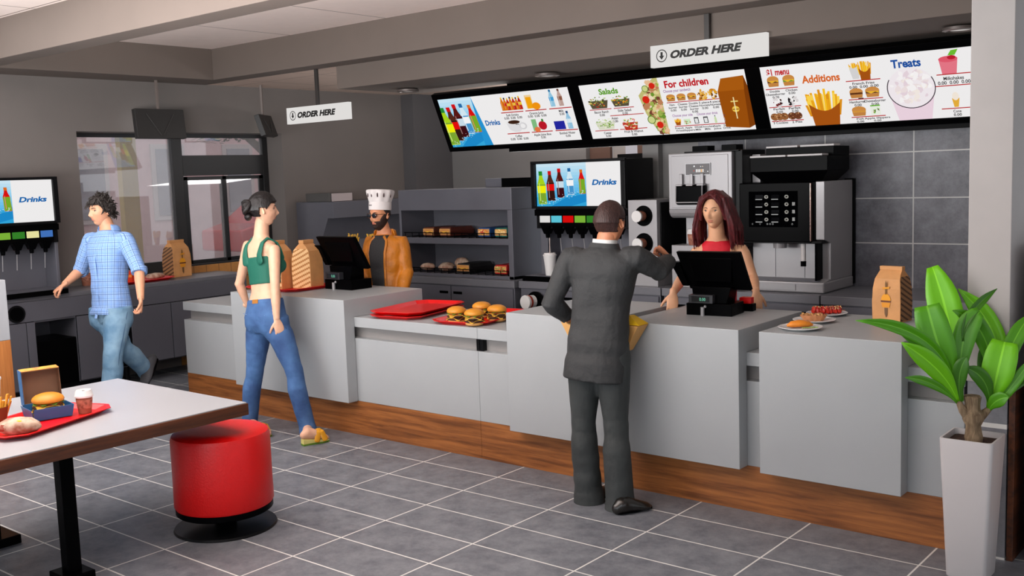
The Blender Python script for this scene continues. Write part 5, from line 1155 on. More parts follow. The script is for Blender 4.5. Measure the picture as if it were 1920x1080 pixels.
class Person:
    def __init__(s, loc, label, skin, J, female=False, facing=None, k=1.):
        s.t = thing('person', label, 'person', (loc[0], loc[1], 0)); s.J = J; s.f = female; s.skin = skin; s.k = k
        s.P = (J['hipL'] + J['hipR']) / 2; s.N = J['neck']; s.ax = (s.N - s.P)
        s.sh = (J['shR'] - J['shL']).normalized(); s.hp = (J['hipR'] - J['hipL']).normalized()
        s.fwd = UP.cross(s.sh).normalized() if facing is None else facing
    # stations: fraction, half width, half depth, forward shift
    def stations(s):
        if s.f: T = [(-.14, .085, .08, -.01), (-.04, .165, .115, -.015), (.06, .172, .118, -.018), (.2, .155, .10, -.008), (.36, .120, .086, .004), (.5, .122, .088, .006), (.64, .138, .100, .012), (.76, .142, .100, .012), (.86, .150, .084, .002), (.92, .128, .072, 0), (.97, .078, .058, 0), (1.03, .052, .050, .002), (1.08, .047, .047, .002)]
        else: T = [(-.14, .09, .08, 0), (-.04, .158, .112, -.01), (.06, .162, .115, -.012), (.2, .155, .108, -.004), (.36, .146, .104, .004), (.5, .152, .108, .006), (.64, .165, .118, .010), (.76, .178, .120, .010), (.86, .184, .102, .002), (.92, .164, .088, 0), (.97, .105, .070, 0), (1.02, .066, .060, .002), (1.07, .058, .057, .004)]
        return T
    def ring(s, f_, hw, hd, sh, n=28, fac=None, pw=2.5):
        u = min(1, max(0, f_)); side = s.hp.lerp(s.sh, u).normalized(); c = s.P + s.ax * f_; up = s.ax.normalized(); fw = up.cross(side).normalized(); side = fw.cross(up)
        c = c + fw * sh; out = []
        for i in range(n):
            a = 2 * PI * i / n; ca, sa = math.cos(a), math.sin(a); q = (abs(ca) ** pw + abs(sa) ** pw) ** (-1 / pw)
            out.append(c + side * hw * s.k * ca * q + fw * hd * s.k * sa * q)
        return out
    def torso(s, mb, lo=-9, hi=9, off=0, offd=None, ext=None, wob=0, seed=0):
        T = s.stations(); R = []
        T = [q for q in T if lo <= q[0] <= hi]
        if ext: T = ext(T)
        fine = []
        for a, b in zip(T, T[1:]):
            for k in range(3): t = k / 3; fine.append(tuple(a[i] + (b[i] - a[i]) * t for i in range(4)))
        fine.append(T[-1])
        for q in fine:
            r = s.ring(q[0], q[1] + off, q[2] + (off if offd is None else offd), q[3])
            if wob:
                c = sum(r, Vector()) / len(r)
                r = [p + (p - c).normalized() * wob * noise.noise(Vector((p.x * 6 + seed, p.y * 6, p.z * 14))) for p in r]
            R.append(r)
        mb.rings(R); return mb
    def arm(s, mb, sd, off=0, to=1., wob=0, seed=0, cuff=0):
        J = s.J; S, E, Wr = J['sh' + sd], J['el' + sd], J['wr' + sd]; f_ = .86 if s.f else 1.
        hint = (E - S).cross(Wr - E); hint = hint if hint.length > 1e-4 else UP
        inner = S.lerp(s.P + s.ax * .86, .35)
        a = [(inner, .050 * f_), (S, .054 * f_), (S.lerp(E, .33), .050 * f_), (S.lerp(E, .66), .044 * f_), (S.lerp(E, .93), .040 * f_), (E + (E - (S + Wr) / 2).normalized() * .006, .041 * f_), (E.lerp(Wr, .08), .041 * f_), (E.lerp(Wr, .3), .041 * f_), (E.lerp(Wr, .65), .033 * f_), (Wr, .026 * f_)]
        if to < 1:
            Lt = (E - S).length + (Wr - E).length; lim = to * Lt; out = []; acc = -(S - inner).length; prev = a[0]; out.append(a[0])
            for q in a[1:]:
                dl = (q[0] - prev[0]).length
                if acc + dl > lim: t = (lim - acc) / dl; out.append((prev[0].lerp(q[0], t), prev[1] + (q[1] - prev[1]) * t)); break
                out.append(q); acc += dl; prev = q
            a = out
        P = [q[0] for q in a]; Rr = [q[1] * s.k + off for q in a]
        if cuff: P.append(P[-1] + (P[-1] - P[-2]).normalized() * .004); Rr[-1] += cuff; Rr.append(Rr[-1])
        # subdivide and wobble
        P2 = []; R2_ = []
        for i in range(len(P) - 1):
            m = max(1, int((P[i + 1] - P[i]).length / .022))
            for k in range(m): t = k / m; P2.append(P[i].lerp(P[i + 1], t)); r = Rr[i] + (Rr[i + 1] - Rr[i]) * t; R2_.append(r + (wob * noise.noise(Vector((len(P2) * .55 + seed, seed, 0))) if wob else 0))
        P2.append(P[-1]); R2_.append(Rr[-1])
        mb.tube(P2, R2_, 18, hint); return mb
    def leg(s, mb, sd, off=0, to=1., wob=0, seed=0, flare=0, thigh=1., drop=0):
        J = s.J; H, K, A = J['hip' + sd], J['kn' + sd], J['an' + sd]; f_ = .95 if s.f else 1.; fw = s.fwd
        a = [(H + Vector((0, 0, .04)), .088 * thigh), (H - Vector((0, 0, .06)), .094 * thigh), (H.lerp(K, .3), .086 * thigh), (H.lerp(K, .65), .070), (H.lerp(K, .92), .056), (K, .056), (K.lerp(A, .12), .054), (K.lerp(A, .32) - fw * .012, .056), (K.lerp(A, .65) - fw * .006, .043), (K.lerp(A, .93), .034), (A, .036)]
        if drop: a.append((A + (A - K).normalized() * drop, .040))
        P2 = []; R2_ = []
        for i in range(len(a) - 1):
            p, q = a[i], a[i + 1]; m = max(1, int((q[0] - p[0]).length / .03))
            for k in range(m): t = k / m; P2.append(p[0].lerp(q[0], t)); R2_.append((p[1] + (q[1] - p[1]) * t) * f_ * s.k)
        P2.append(a[-1][0]); R2_.append(a[-1][1] * f_ * s.k); n = len(P2)
        if to != 1.:
            m = int(n * min(to, 1)); P2 = P2[:m]; R2_ = R2_[:m]
            if to > 1: P2 = [H.lerp(H, 0)] and P2
        R2_ = [r + off + (flare * max(0, (i / n - .5) * 2)) + (wob * noise.noise(Vector((i * .6 + seed, seed, 1))) if wob else 0) for i, r in enumerate(R2_)]
        mb.tube(P2, R2_, 20, s.hp); return mb
    def foot(s, mb, sd, heel, toe, h=.07, w=.045, off=0):
        A = s.J['an' + sd]; d = (toe - heel); L = d.length; d.normalize(); up = UP if abs(d.z) < .6 else s.fwd; side = d.cross(UP).normalized(); up = side.cross(d)
        st_ = [(-.02, .028, .030, .034), (.04, .036, .040, .042), (.3, .036, .040, .046), (.55, .042, .030, .034), (.75, .046, .022, .025), (.92, .040, .016, .018), (1.0, .022, .010, .012)]
        P = [heel + d * L * q + up * (z + off * .5) for q, _, z, _ in st_]; mb.tube(P, [((a * w / .045) + off, b_ * .95 + off * .6) for _, a, _, b_ in st_], 16, side, round_=True)
        mb.tube([A, heel + d * L * .12 + up * .05], [.036 + off, .038 + off], 14, side, round_=True); return mb
    def head(s, yaw_dir, tilt=0., roll=0., scale=1., jaw=1., hair=None, brows=(30, 20, 16), lips=(170, 90, 80), iris=(50, 34, 26), ears=True):
        J = s.J; c = J['head']; f = yaw_dir.copy(); f.z = 0; f.normalize(); xr = (-f).cross(UP) * -1     # local -Y -> f
        y = -f; z = UP; x = y.cross(z)
        M3 = Matrix((x, y, z)).transposed(); M3 = M3 @ Matrix.Rotation(tilt, 3, 'X') @ Matrix.Rotation(roll, 3, 'Y')
        s.HM = Matrix.Translation(c) @ M3.to_4x4() @ Matrix.Scale(scale, 4); s.HR = head_grid(s.f, jaw=jaw); s.hscale = scale
        hb = MB(); hb.rings(s.HR)
        for sx in ((-1, 1) if ears else ()):
            e = MB(); n = 18; R = []
            for k, (r, yy) in enumerate(((.2, -.002), (.8, -.006), (1., 0), (1., .006), (.8, .010), (.5, .004), (.2, .002))): R.append([Vector((sx * yy, .015 * r * math.cos(2 * PI * i / n) + .004 * math.sin(2 * PI * i / n), .029 * r * math.sin(2 * PI * i / n) * (1 if math.sin(2 * PI * i / n) > 0 else .9))) for i in range(n)])
            e.rings(R); e.xf(Matrix.Translation((sx * .0775, .012, -.006)) @ Matrix.Rotation(sx * .35, 4, 'Z') @ Matrix.Rotation(-.15, 4, 'X')); o = len(hb.v); hb.v += e.v; hb.f += [[o + i for i in f_] for f_ in e.f]; hb.mi += e.mi; hb.c += e.c
        s.hb = hb.xf(s.HM)
        # features
        def B(b, n_, m, par=s.t): return b.xf(s.HM).build(n_, m, par)
        mw = mat('eye_white', (172, 164, 160), .3); mi = mat('eye_iris_%d' % iris[0], iris, .2); ml = mat('lips_%d' % lips[0], lips, .4); mbw = mat('brow_%d' % brows[0], brows, .7)
        for sx in (-1, 1):
            ys = surf_y(s.HR, sx * .031, .010)
            e = B(MB().ball((sx * .031, ys + .0065, .010), (.0135, .010, .0068), 16, 10), 'eye', mw)
            B(MB().ball((sx * .031, ys - .0018, .0102), (.0068, .0024, .0066), 12, 8), 'iris', mi, e)
            pts = [Vector((sx * .031 + sx * q * .0165, ys - .0015 + abs(q) ** 2 * .006, .0165 - q * q * .005)) for q in (-1, -.5, 0, .5, 1)]
            B(MB().tube(pts, [.0014, .0028, .0034, .0028, .0014], 6), 'eyelash', mat('lash_dark', (24, 16, 14), .6), e)
            pts = [Vector((sx * q, surf_y(s.HR, sx * q, zz) - .001, zz)) for q, zz in ((.014, .027), (.024, .0315), (.036, .0325), (.048, .027))]
            B(MB().tube(pts, [.0022, .0034, .003, .0012] if not s.f else [.0015, .0024, .0022, .001], 8), 'eyebrow', mbw)
        for zz, r, w_ in ((-.0555, .0034, .021), (-.0625, .0042, .019)):
            pts = [Vector((q * w_, surf_y(s.HR, q * w_, zz) + .0002 + .001 * abs(q), zz + (.0012 * (1 - q * q) if r < .004 else -.0018 * (1 - q * q)))) for q in (-1, -.6, -.2, .2, .6, 1)]
            B(MB().tube(pts, [.0008, r * .8, r, r, r * .8, .0008], 8), 'lip', ml)
    def body(s, hands, feet=True):
        mb = MB(); s.torso(mb)
        for sd in 'LR': s.arm(mb, sd); s.leg(mb, sd)
        J = s.J; hc = J['head']; mb.tube([s.N - UP * .05, s.N.lerp(hc, .45), hc - UP * .035 * 1 + (J['neckback'] if 'neckback' in J else Vector())], [.062 * (.96 if s.f else 1), .056 * (.96 if s.f else 1), .054 * (.96 if s.f else 1)], 18, s.sh, round_=True)
        if s.f:
            for q in (-1, 1): mb.ball(s.P + s.ax * .66 + s.sh * .068 * q + s.fwd * .085, (.062, .062, .058), 16, 10)
        for sd in 'LR':
            if feet and 'heel' + sd in J: s.foot(mb, sd, J['heel' + sd], J['toe' + sd])
        me = remesh(mb, .0075, 3); h = MB()
        for args in hands: hand(h, *args)
        hm = remesh(h, .0030, 1) if hands else None
        out = join_meshes(me, s.hb)
        if hm: q = join_meshes(hm, MB()); out.add(q.v, q.f)
        out.mi = [0] * len(out.f); out.c = [None] * len(out.f)
        o = out.build('body', s.skin, s.t); o.data.polygons.foreach_set('use_smooth', [True] * len(o.data.polygons)); return o
    def cloth(s, name, mb, m, voxel=.009, sm=2, label=None):
        me = remesh(mb, voxel, sm); me.materials.append(m); me.polygons.foreach_set('use_smooth', [True] * len(me.polygons)); o = link(name, me, s.t, 0, False); 
        me.polygons.foreach_set('use_smooth', [True] * len(me.polygons))
        if label: o['label'] = label
        return o
    def haircap(s, name, m, thick, line, wob=.15, seed=0, extra=None, freq=26, vox=0):
        "closed hair shell: outside the hairline it sinks into the head"
        R = []
        for r in s.HR:
            ring = []
            for p in r:
                h = line(p); t = max(0, min(1, h / .012)); t = t * t * (3 - 2 * t); nn = Vector((p.x / .075 ** 2, p.y / .09 ** 2, p.z / .117 ** 2)).normalized()
                st_ = noise.noise(Vector((p.x * freq * 3, p.y * freq * 3, p.z * freq + seed))) * wob
                ring.append(p + nn * (-.008 + t * (.008 + thick(p) * (1 + st_))))
            R.append(ring)
        b = MB(); b.rings(R)
        if extra: extra(b)
        b.xf(s.HM)
        if vox: return s.cloth(name, b, m, vox, 5)
        return b.build(name, m, s.t)
def hair_mat(name, c1, c2, rough=.45, sc=(60, 60, 6)):
    m = mat(name, c1, rough, col2=c2, vscale=3, stretch=sc, bump=.4, bscale=3, spec=.4); return m
def W(sx, fz=0, up=0): return RT * sx + FW * fz + UP * up      # offset: right, away, up

# ---- man in the dark suit, seen from behind
J = dict(head=pt(1144, 418, 5.80), neck=pt(1133, 465, 5.82), shL=pt(1070, 484, 5.91), shR=pt(1193, 482, 5.74), elL=pt(1034, 568, 5.92), wrL=pt(1070, 598, 6.04), elR=pt(1234, 507, 5.84), wrR=pt(1257, 487, 6.02),
         hipL=pt(1098, 652, 5.91), hipR=pt(1146, 656, 5.84), knL=pt(1094, 792, 5.96), knR=pt(1155, 797, 5.86), anL=pt(1104, 925, 6.02), anR=pt(1163, 945, 5.88))
J['heelL'] = on(1108, 944, 2, 0); J['toeL'] = on(1142, 922, 2, 0); J['heelR'] = on(1160, 964, 2, 0); J['toeR'] = on(1216, 953, 2, 0)
suit = Person(on(1140, 955, 2, 0), 'person in a dark grey suit seen from behind, pointing at the cashier', skin_mat('tan_skin', (196, 128, 92)), J)
suit.head(W(.62, .78), .08, scale=1.0)
suit.body([(J['wrL'], W(.8, .5, -.2), W(.2, -.6, .2), -1, .9), (J['wrR'], W(-.55, .35, .68), W(-.6, -.2, -.7), 1, .35, 1.0, .1, [1.15, 1.3, 1.35, 1.4])])
m_suit = mat('suit_cloth', (47, 48, 49), .75, var=.12, vscale=6, bump=.6, bscale=8, bd=.04); m_trou = mat('suit_trousers', (52, 56, 56), .75, var=.16, vscale=7, bump=.5, bscale=9, bd=.03)
b = MB()
def jk(T): return [(-.30, .172, .128, -.012), (-.12, .168, .125, -.012)] + [q for q in T if q[0] > -.1 and q[0] < .94] + [(.972, .100, .074, 0), (1.01, .064, .058, 0)]
suit.torso(b, off=.016, ext=jk, wob=.008)
for sd in 'LR': suit.arm(b, sd, .017, .93, wob=.006, seed=3 if sd == 'L' else 8, cuff=.002)
jacket = suit.cloth('suit_jacket', b, m_suit)
b = MB(); n = 28; b.rings([suit.ring(.95, .118, .088, 0), suit.ring(.99, .092, .078, 0), suit.ring(1.05, .077, .071, .004), suit.ring(1.05, .071, .065, .004), suit.ring(.955, .09, .068, 0)]); b.build('collar', m_suit, jacket)
b = MB(); b.rings([suit.ring(1.0, .071, .065, .002), suit.ring(1.085, .067, .064, .004), suit.ring(1.085, .061, .058, .004), suit.ring(1.0, .062, .058, .002)]); b.build('shirt_collar', mat('white_shirt', (214, 212, 210), .6), suit.t)
b = MB(); suit.torso(b, hi=.3, off=.010)
for sd in 'LR': suit.leg(b, sd, .017, 1, wob=.004, seed=2 if sd == 'L' else 5, flare=.044, drop=.07)
suit.cloth('trousers', b, m_trou)
m_shoe = mat('black_leather', (24, 20, 16), .3, coat=.3)
for sd in 'LR':
    b = MB(); suit.foot(b, sd, J['heel' + sd], J['toe' + sd], off=.007); o = suit.cloth('shoe', b, m_shoe, .006)
    d = (J['toe' + sd] - J['heel' + sd]).normalized(); MB().tube([J['heel' + sd] + UP * .011, J['heel' + sd].lerp(J['toe' + sd], .5) + UP * .009, J['heel' + sd].lerp(J['toe' + sd], .98) + UP * .010], [(.036, .010), (.044, .008), (.034, .009)], 16, d.cross(UP), round_=True).build('sole', m_black, o)
suit.haircap('hair', hair_mat('dark_brown_hair', (42, 26, 24), (66, 42, 38)), lambda p: .013, lambda p: (p.z - .055 if p.y < -.045 else p.z + .058 if p.y > .02 else p.z - (.055 - (p.y + .045) * 1.6)) if not (abs(p.x) > .062 and -.01 < p.y < .032 and p.z < .022) else -.01)
w_ = J['wrL']; MB().lathe([(.030, -.008), (.034, -.008), (.035, 0), (.034, .008), (.030, .008)], w_, 24, (J['wrL'] - J['elL']).normalized()).build('bracelet', mat('gold_metal', (200, 160, 90), .3, metal=.8), suit.t)
# box held in front of him
t = thing('gift_box', 'tan box with pink and yellow flaps held in front of the man in the suit', 'box', tuple(on(1130, 654, 1, .085)), .05); t.scale = (1.36, 1, 1.12)
b = MB(); b.hexa([(-.13, -.04, -.0), (.13, -.04, .0), (.13, .05, .0), (-.13, .05, .0), (-.19, -.055, .14), (.20, -.055, .14), (.20, .07, .14), (-.19, .07, .14)]); b.build('box', mat('tan_card', (214, 160, 92), .6), t, .003, world=False)
MB().hexa([(-.19, -.04, .142), (-.02, -.04, .142), (-.02, .07, .142), (-.19, .07, .142), (-.155, 0, .18), (-.04, 0, .18), (-.04, .05, .18), (-.155, .05, .18)]).build('pink_flap', mat('hot_pink', (214, 20, 110), .5), t, world=False)
MB().hexa([(0, -.04, .142), (.20, -.04, .142), (.20, .07, .142), (0, .07, .142), (.04, 0, .175), (.14, 0, .185), (.14, .05, .185), (.04, .05, .175)]).build('yellow_flap', mat('bright_yellow', (240, 190, 20), .5), t, world=False)
MB().hexa([(.02, -.045, .144), (.13, -.045, .144), (.13, -.04, .144), (.02, -.04, .144), (.03, -.02, .185), (.10, -.02, .195), (.10, -.015, .195), (.03, -.015, .185)]).build('orange_flap', mat('rust_orange', (190, 70, 20), .5), t, world=False)

# ---- woman in the green top, seen from behind
J = dict(head=pt(493, 394, 7.72), neck=pt(489, 444, 7.76), shL=pt(466, 461, 7.87), shR=pt(514, 468, 7.63), elL=pt(449, 532, 7.98), wrL=pt(464, 572, 8.06), elR=pt(516, 548, 7.60), wrR=pt(519, 600, 7.60),
         hipL=pt(487, 600, 7.82), hipR=pt(517, 603, 7.70), knL=pt(478, 695, 7.88), knR=pt(551, 693, 7.68), anL=pt(468, 795, 8.02), anR=pt(577, 803, 7.72))
J['heelL'] = on(470, 806, 2, .045); J['toeL'] = on(505, 815, 2, .02); J['heelR'] = on(570, 824, 2, .045); J['toeR'] = on(614, 822, 2, .02)
wom = Person(on(525, 818, 2, 0), 'person in a green crop top and blue jeans seen from behind, walking to the counter', skin_mat('fair_skin', (226, 176, 146)), J, True)
wom.head(W(.93, .36), .02, scale=1.03, lips=(190, 100, 90))
wom.body([(J['wrL'], W(.9, .3, -.3), W(.2, -.8, 0), -1, .5, .9), (J['wrR'], W(.22, 0, -1), W(-.5, .85, 0), -1, .55, .92)])
m_top = mat('green_knit', (14, 96, 78), .7, bump=.15, bscale=80)
b = MB()
def bra(T): return [(.44, .124, .090, .006), (.5, .124, .090, .006), (.58, .131, .096, .010), (.66, .139, .100, .012), (.76, .136, .098, .010)]
wom.torso(b, off=.007, ext=bra)
for q in (-1, 1): b.ball(wom.P + wom.ax * .66 + wom.sh * .068 * q + wom.fwd * .088, (.064, .064, .062), 16, 10)
for q in (-1, 1):
    def rp(f_, deg, hw, hd): a = math.radians(deg); r = wom.ring(f_, hw + .010, hd + .010, .002, n=360); return r[int(deg) % 360]
    lat = 38 * q; A_ = [rp(.70, 270 + lat, .138, .098), rp(.78, 270 + lat * .95, .142, .098), rp(.86, 270 + lat, .150, .084), rp(.915, 270 + lat * 1.2, .130, .074), wom.P + wom.ax * .975 + wom.sh * .088 * q + UP * .012, rp(.91, 90 - lat * 1.1, .130, .074), rp(.84, 90 - lat, .148, .09), rp(.74, 90 - lat, .142, .11)]
    b.tube(A_, [(.040, .010), (.034, .010), (.026, .010), (.022, .010), (.021, .010), (.022, .010), (.028, .010), (.036, .010)], 12, wom.sh, round_=True)
wom.cloth('crop_top', b, m_top, .006)
def jeans_mat(name, c1, c2): return mat(name, c1, .8, col2=c2, vscale=6, bump=.45, bscale=11, bd=.03)
m_jean = jeans_mat('blue_denim', (44, 74, 122), (70, 108, 158))
b = MB(); wom.torso(b, hi=.27, off=.007, ext=lambda T: T + [(.25, .150, .099, -.006)])
for sd in 'LR':
    wom.leg(b, sd, .015, 1, wob=.0035, seed=4 if sd == 'L' else 9, flare=.020, drop=.065)
    b.ball(wom.P + wom.ax * -.02 + wom.hp * (.075 if sd == 'R' else -.075) - wom.fwd * .055, (.088, .075, .095), 18, 12)
jn = wom.cloth('jeans', b, m_jean)
MB().rings([wom.ring(.215, .158, .107, -.007), wom.ring(.26, .152, .102, -.006), wom.ring(.26, .147, .097, -.006), wom.ring(.215, .15, .10, -.007)]).build('waistband', m_jean, jn)
def onring(f_, u, hw, hd, sh=-.007): r = wom.ring(f_, hw, hd, sh, n=120); return r[int(u * 120) % 120]
MB().hexa([onring(.215, .735, .160, .109), onring(.215, .80, .160, .109), onring(.215, .80, .156, .105), onring(.215, .735, .156, .105), onring(.262, .735, .156, .106), onring(.262, .80, .156, .106), onring(.262, .80, .15, .10), onring(.262, .735, .15, .10)]).build('leather_patch', mat('tan_leather', (170, 110, 40), .6), jn)
m_stitch = mat('denim_stitch', (110, 140, 180), .8)
for q in (-1, 1):
    c_ = wom.P + wom.ax * .02 + wom.hp * .078 * q - wom.fwd * .128; MB().tube([c_ + wom.hp * -.05 + UP * .05 + wom.fwd * .012, c_ + UP * .045, c_ + wom.hp * .05 + UP * .05 + wom.fwd * .012], .0022, 6).build('pocket_stitch', m_stitch, jn)
H_, K_, A_ = J['hipR'], J['knR'], J['anR']; ln = [H_.lerp(K_, .1) + wom.hp * .096, H_.lerp(K_, .5) + wom.hp * .083, H_.lerp(K_, .9) + wom.hp * .066, K_.lerp(A_, .4) + wom.hp * .064, K_.lerp(A_, .95) + wom.hp * .056]
MB().tube(ln, .003, 6).build('side_seam', mat('denim_seam', (30, 50, 90), .8), jn)
m_sand = mat('yellow_strap', (214, 150, 20), .5); m_solew = mat('pale_sole', (210, 200, 120), .5); m_soleg = mat('green_edge', (90, 130, 20), .5)
for sd in 'LR':
    h_, t_ = J['heel' + sd].copy(), J['toe' + sd].copy(); h_.z = 0; t_.z = 0; d = (t_ - h_).normalized(); side = d.cross(UP); L = (t_ - h_).length
    def wedge(z0, z1, z2): return [[h_ + d * (L * q) + side * w_ * s_ + UP * z for q, w_, s_ in ((-.08, .026, -1), (.3, .028, -1), (.7, .040, -1), (1.02, .028, -1), (1.02, .028, 1), (.7, .040, 1), (.3, .028, 1), (-.08, .026, 1)) for z in [z0 + (z1 - z0) * 0]] for _ in (0,)][0]
    def lay(f0, f1):
        out = []
        for f_ in (f0, f1): out.append([h_ + d * (L * q) + side * w_ * s_ + UP * (f_(q)) for q, w_, s_ in ((-.08, .026, -1), (.3, .028, -1), (.7, .040, -1), (1.02, .028, -1), (1.02, .028, 1), (.7, .040, 1), (.3, .028, 1), (-.08, .026, 1))])
        return out
    sh_ = MB().rings(lay(lambda q: 0., lambda q: .012)).build('sandal_sole', m_soleg, wom.t, .002)
    MB().rings(lay(lambda q: .012, lambda q: .05 - .032 * max(0, min(1, q)))).build('sandal_wedge', m_solew, sh_, .003)
    for q0, q1 in ((.45, .8), (.8, .45)):
        pts = [h_ + d * L * q0 - side * .045 + UP * .03, h_ + d * L * (q0 * .7 + q1 * .3) - side * .032 + UP * .088, h_ + d * L * (q0 + q1) / 2 + UP * .104, h_ + d * L * (q0 * .3 + q1 * .7) + side * .032 + UP * .085, h_ + d * L * q1 + side * .045 + UP * .03]
        MB().tube(pts, [(.022, .006)] * 5, 10, d, round_=True).build('sandal_strap', m_sand, sh_)
m_hblack = hair_mat('black_hair', (16, 13, 13), (34, 29, 29), .4)
def bun(b_):
    b_.ball((0, .112, .020), (.052, .040, .048), 20, 14, amp=.25, seed=2); b_.tube([(.05 * math.cos(a), .115 + .02 * math.sin(a * 2), .02 + .045 * math.sin(a)) for a in [2 * PI * i / 14 for i in range(15)]], .017, 10); b_.ball((0, .108, -.045), (.045, .028, .030), 16, 10)
wom.haircap('hair', m_hblack, lambda p: .016 + .006 * max(0, p.z / .1), lambda p: (p.z - .045 if p.y < -.05 else p.z + .052 if p.y > .03 else p.z - (.045 - (p.y + .05) * 1.2)) if not (abs(p.x) > .062 and -.012 < p.y < .034 and p.z < .02) else -.01, extra=bun)

# ---- man in the blue checked shirt
J = dict(head=pt(190, 396, 8.36), neck=pt(204, 432, 8.40), shL=pt(236, 450, 8.30), shR=pt(171, 450, 8.52), elL=pt(261, 508, 8.20), wrL=pt(264, 562, 8.10), elR=pt(150, 508, 8.60), wrR=pt(120, 534, 8.42),
         hipL=pt(222, 584, 8.34), hipR=pt(193, 584, 8.46), knL=pt(212, 664, 8.22), knR=pt(232, 655, 8.42), anL=pt(205, 752, 8.25), anR=pt(272, 692, 8.74))
J['heelL'] = on(212, 770, 2, 0); J['toeL'] = on(165, 778, 2, 0)
shoe_d = (J['anR'] - J['knR']).normalized(); J['heelR'] = pt(290, 676, 8.80); J['toeR'] = pt(272, 722, 8.66)
blu = Person(on(215, 765, 2, 0), 'person with tousled dark hair in a blue checked shirt and jeans walking past the window', skin_mat('light_skin', (216, 156, 122)), J)
blu.head(W(-.62, -.78), .05, scale=1.0, lips=(186, 106, 90), iris=(44, 34, 26))
blu.body([(J['wrL'], W(.0, -.1, -1), W(-.8, -.3, 0), -1, .8, .95), (J['wrR'], W(-.75, -.1, -.5), W(.1, .3, -.9), 1, .75, .95)])
def plaid():
    m = bpy.data.materials.new('blue_plaid'); m.use_nodes = True; nt = m.node_tree; b = nt.nodes['Principled BSDF']; L = nt.links.new
    tc = nt.nodes.new('ShaderNodeTexCoord'); at_ = nt.nodes.new('ShaderNodeAttribute'); at_.attribute_name = 'weave'
    sp = nt.nodes.new('ShaderNodeSeparateXYZ'); L(at_.outputs['Vector'], sp.inputs[0])
    n = nt.nodes.new('ShaderNodeTexNoise'); n.inputs['Scale'].default_value = 9; L(tc.outputs['Object'], n.inputs['Vector'])
    def line(sock, period, w_, off=0.):
        a = nt.nodes.new('ShaderNodeMath'); a.operation = 'MULTIPLY_ADD'; L(n.outputs['Fac'], a.inputs[0]); a.inputs[1].default_value = .002; L(sock, a.inputs[2])
        d = nt.nodes.new('ShaderNodeMath'); d.operation = 'MULTIPLY_ADD'; L(a.outputs[0], d.inputs[0]); d.inputs[1].default_value = 1 / period; d.inputs[2].default_value = 50 + off
        f = nt.nodes.new('ShaderNodeMath'); f.operation = 'FRACT'; L(d.outputs[0], f.inputs[0]); g = nt.nodes.new('ShaderNodeMath'); g.operation = 'LESS_THAN'; L(f.outputs[0], g.inputs[0]); g.inputs[1].default_value = w_; return g.outputs[0]
    base = None; cols = []
    prev = None
    mxs = []
    fac = [(line(sp.outputs[0], .052, .42), .35), (line(sp.outputs[1], .052, .42), .35), (line(sp.outputs[0], .026, .10), .55), (line(sp.outputs[1], .026, .10), .55), (line(sp.outputs[0], .052, .09, .3), .8), (line(sp.outputs[1], .052, .09, .3), .8)]
    for k, (f, amt) in enumerate(fac):
        mx = nt.nodes.new('ShaderNodeMix'); mx.data_type = 'RGBA'; ml = nt.nodes.new('ShaderNodeMath'); ml.operation = 'MULTIPLY'; L(f, ml.inputs[0]); ml.inputs[1].default_value = amt; L(ml.outputs[0], mx.inputs[0])
        if prev is None: mx.inputs[6].default_value = rgb((156, 190, 238))
        else: L(prev, mx.inputs[6])
        mx.inputs[7].default_value = rgb((96, 138, 206)) if k < 2 else rgb((50, 78, 134)); prev = mx.outputs[2]
    L(prev, b.inputs['Base Color']); b.inputs['Roughness'].default_value = .8
    n2 = nt.nodes.new('ShaderNodeTexNoise'); n2.inputs['Scale'].default_value = 12; L(tc.outputs['Object'], n2.inputs['Vector']); bp = nt.nodes.new('ShaderNodeBump'); bp.inputs['Strength'].default_value = .5; bp.inputs['Distance'].default_value = .02; L(n2.outputs['Fac'], bp.inputs['Height']); L(bp.outputs[0], b.inputs['Normal']); return m
m_plaid = plaid()
def weave(o, p):
    "cloth coordinates: around and along the torso or the nearest sleeve"
    me = o.data; at_ = me.attributes.new('weave', 'FLOAT_VECTOR', 'POINT'); buf = []; T0 = Vector(p.t.location); J = p.J; ax = p.ax.normalized(); fw = ax.cross(p.sh).normalized()
    segs = []
    for sd in 'LR':
        S, E, Wr = J['sh' + sd], J['el' + sd], J['wr' + sd]
        segs += [(S, E, 0.), (E, Wr, (E - S).length)]
    for v in me.vertices:
        q = v.co + T0; best = None
        for S, E, off in segs:
            d = (E - S); t = (q - S).dot(d) / d.length_squared; dist = (q - S - d * max(0, min(1, t))).length
            if t > (.12 if off == 0 else -.1) and dist < .078 and (best is None or dist < best[0]): best = (dist, S, d, t, off)
        if best:
            _, S, d, t, off = best; dn = d.normalized(); r = q - S - d * t; a = fw - dn * fw.dot(dn); a.normalize(); b2 = dn.cross(a)
            buf += [math.atan2(r.dot(b2), r.dot(a)) * .062, t * d.length + off, 0]
        else:
            r = q - p.P; buf += [math.atan2(r.dot(p.sh), r.dot(fw)) * .16, r.dot(ax), 0]
    at_.data.foreach_set('vector', buf)
b = MB()
def shirt(T): return [(-.04, .174, .130, -.008), (.02, .170, .126, -.010)] + [q for q in T if q[0] > .03 and q[0] < .94] + [(.972, .098, .074, 0), (1.0, .068, .062, 0)]
blu.torso(b, off=.014, ext=shirt, wob=.008, seed=4)
for sd in 'LR': blu.arm(b, sd, .017, .56, wob=.007, seed=1 if sd == 'L' else 6, cuff=.004)
sh = blu.cloth('checked_shirt', b, m_plaid); weave(sh, blu)
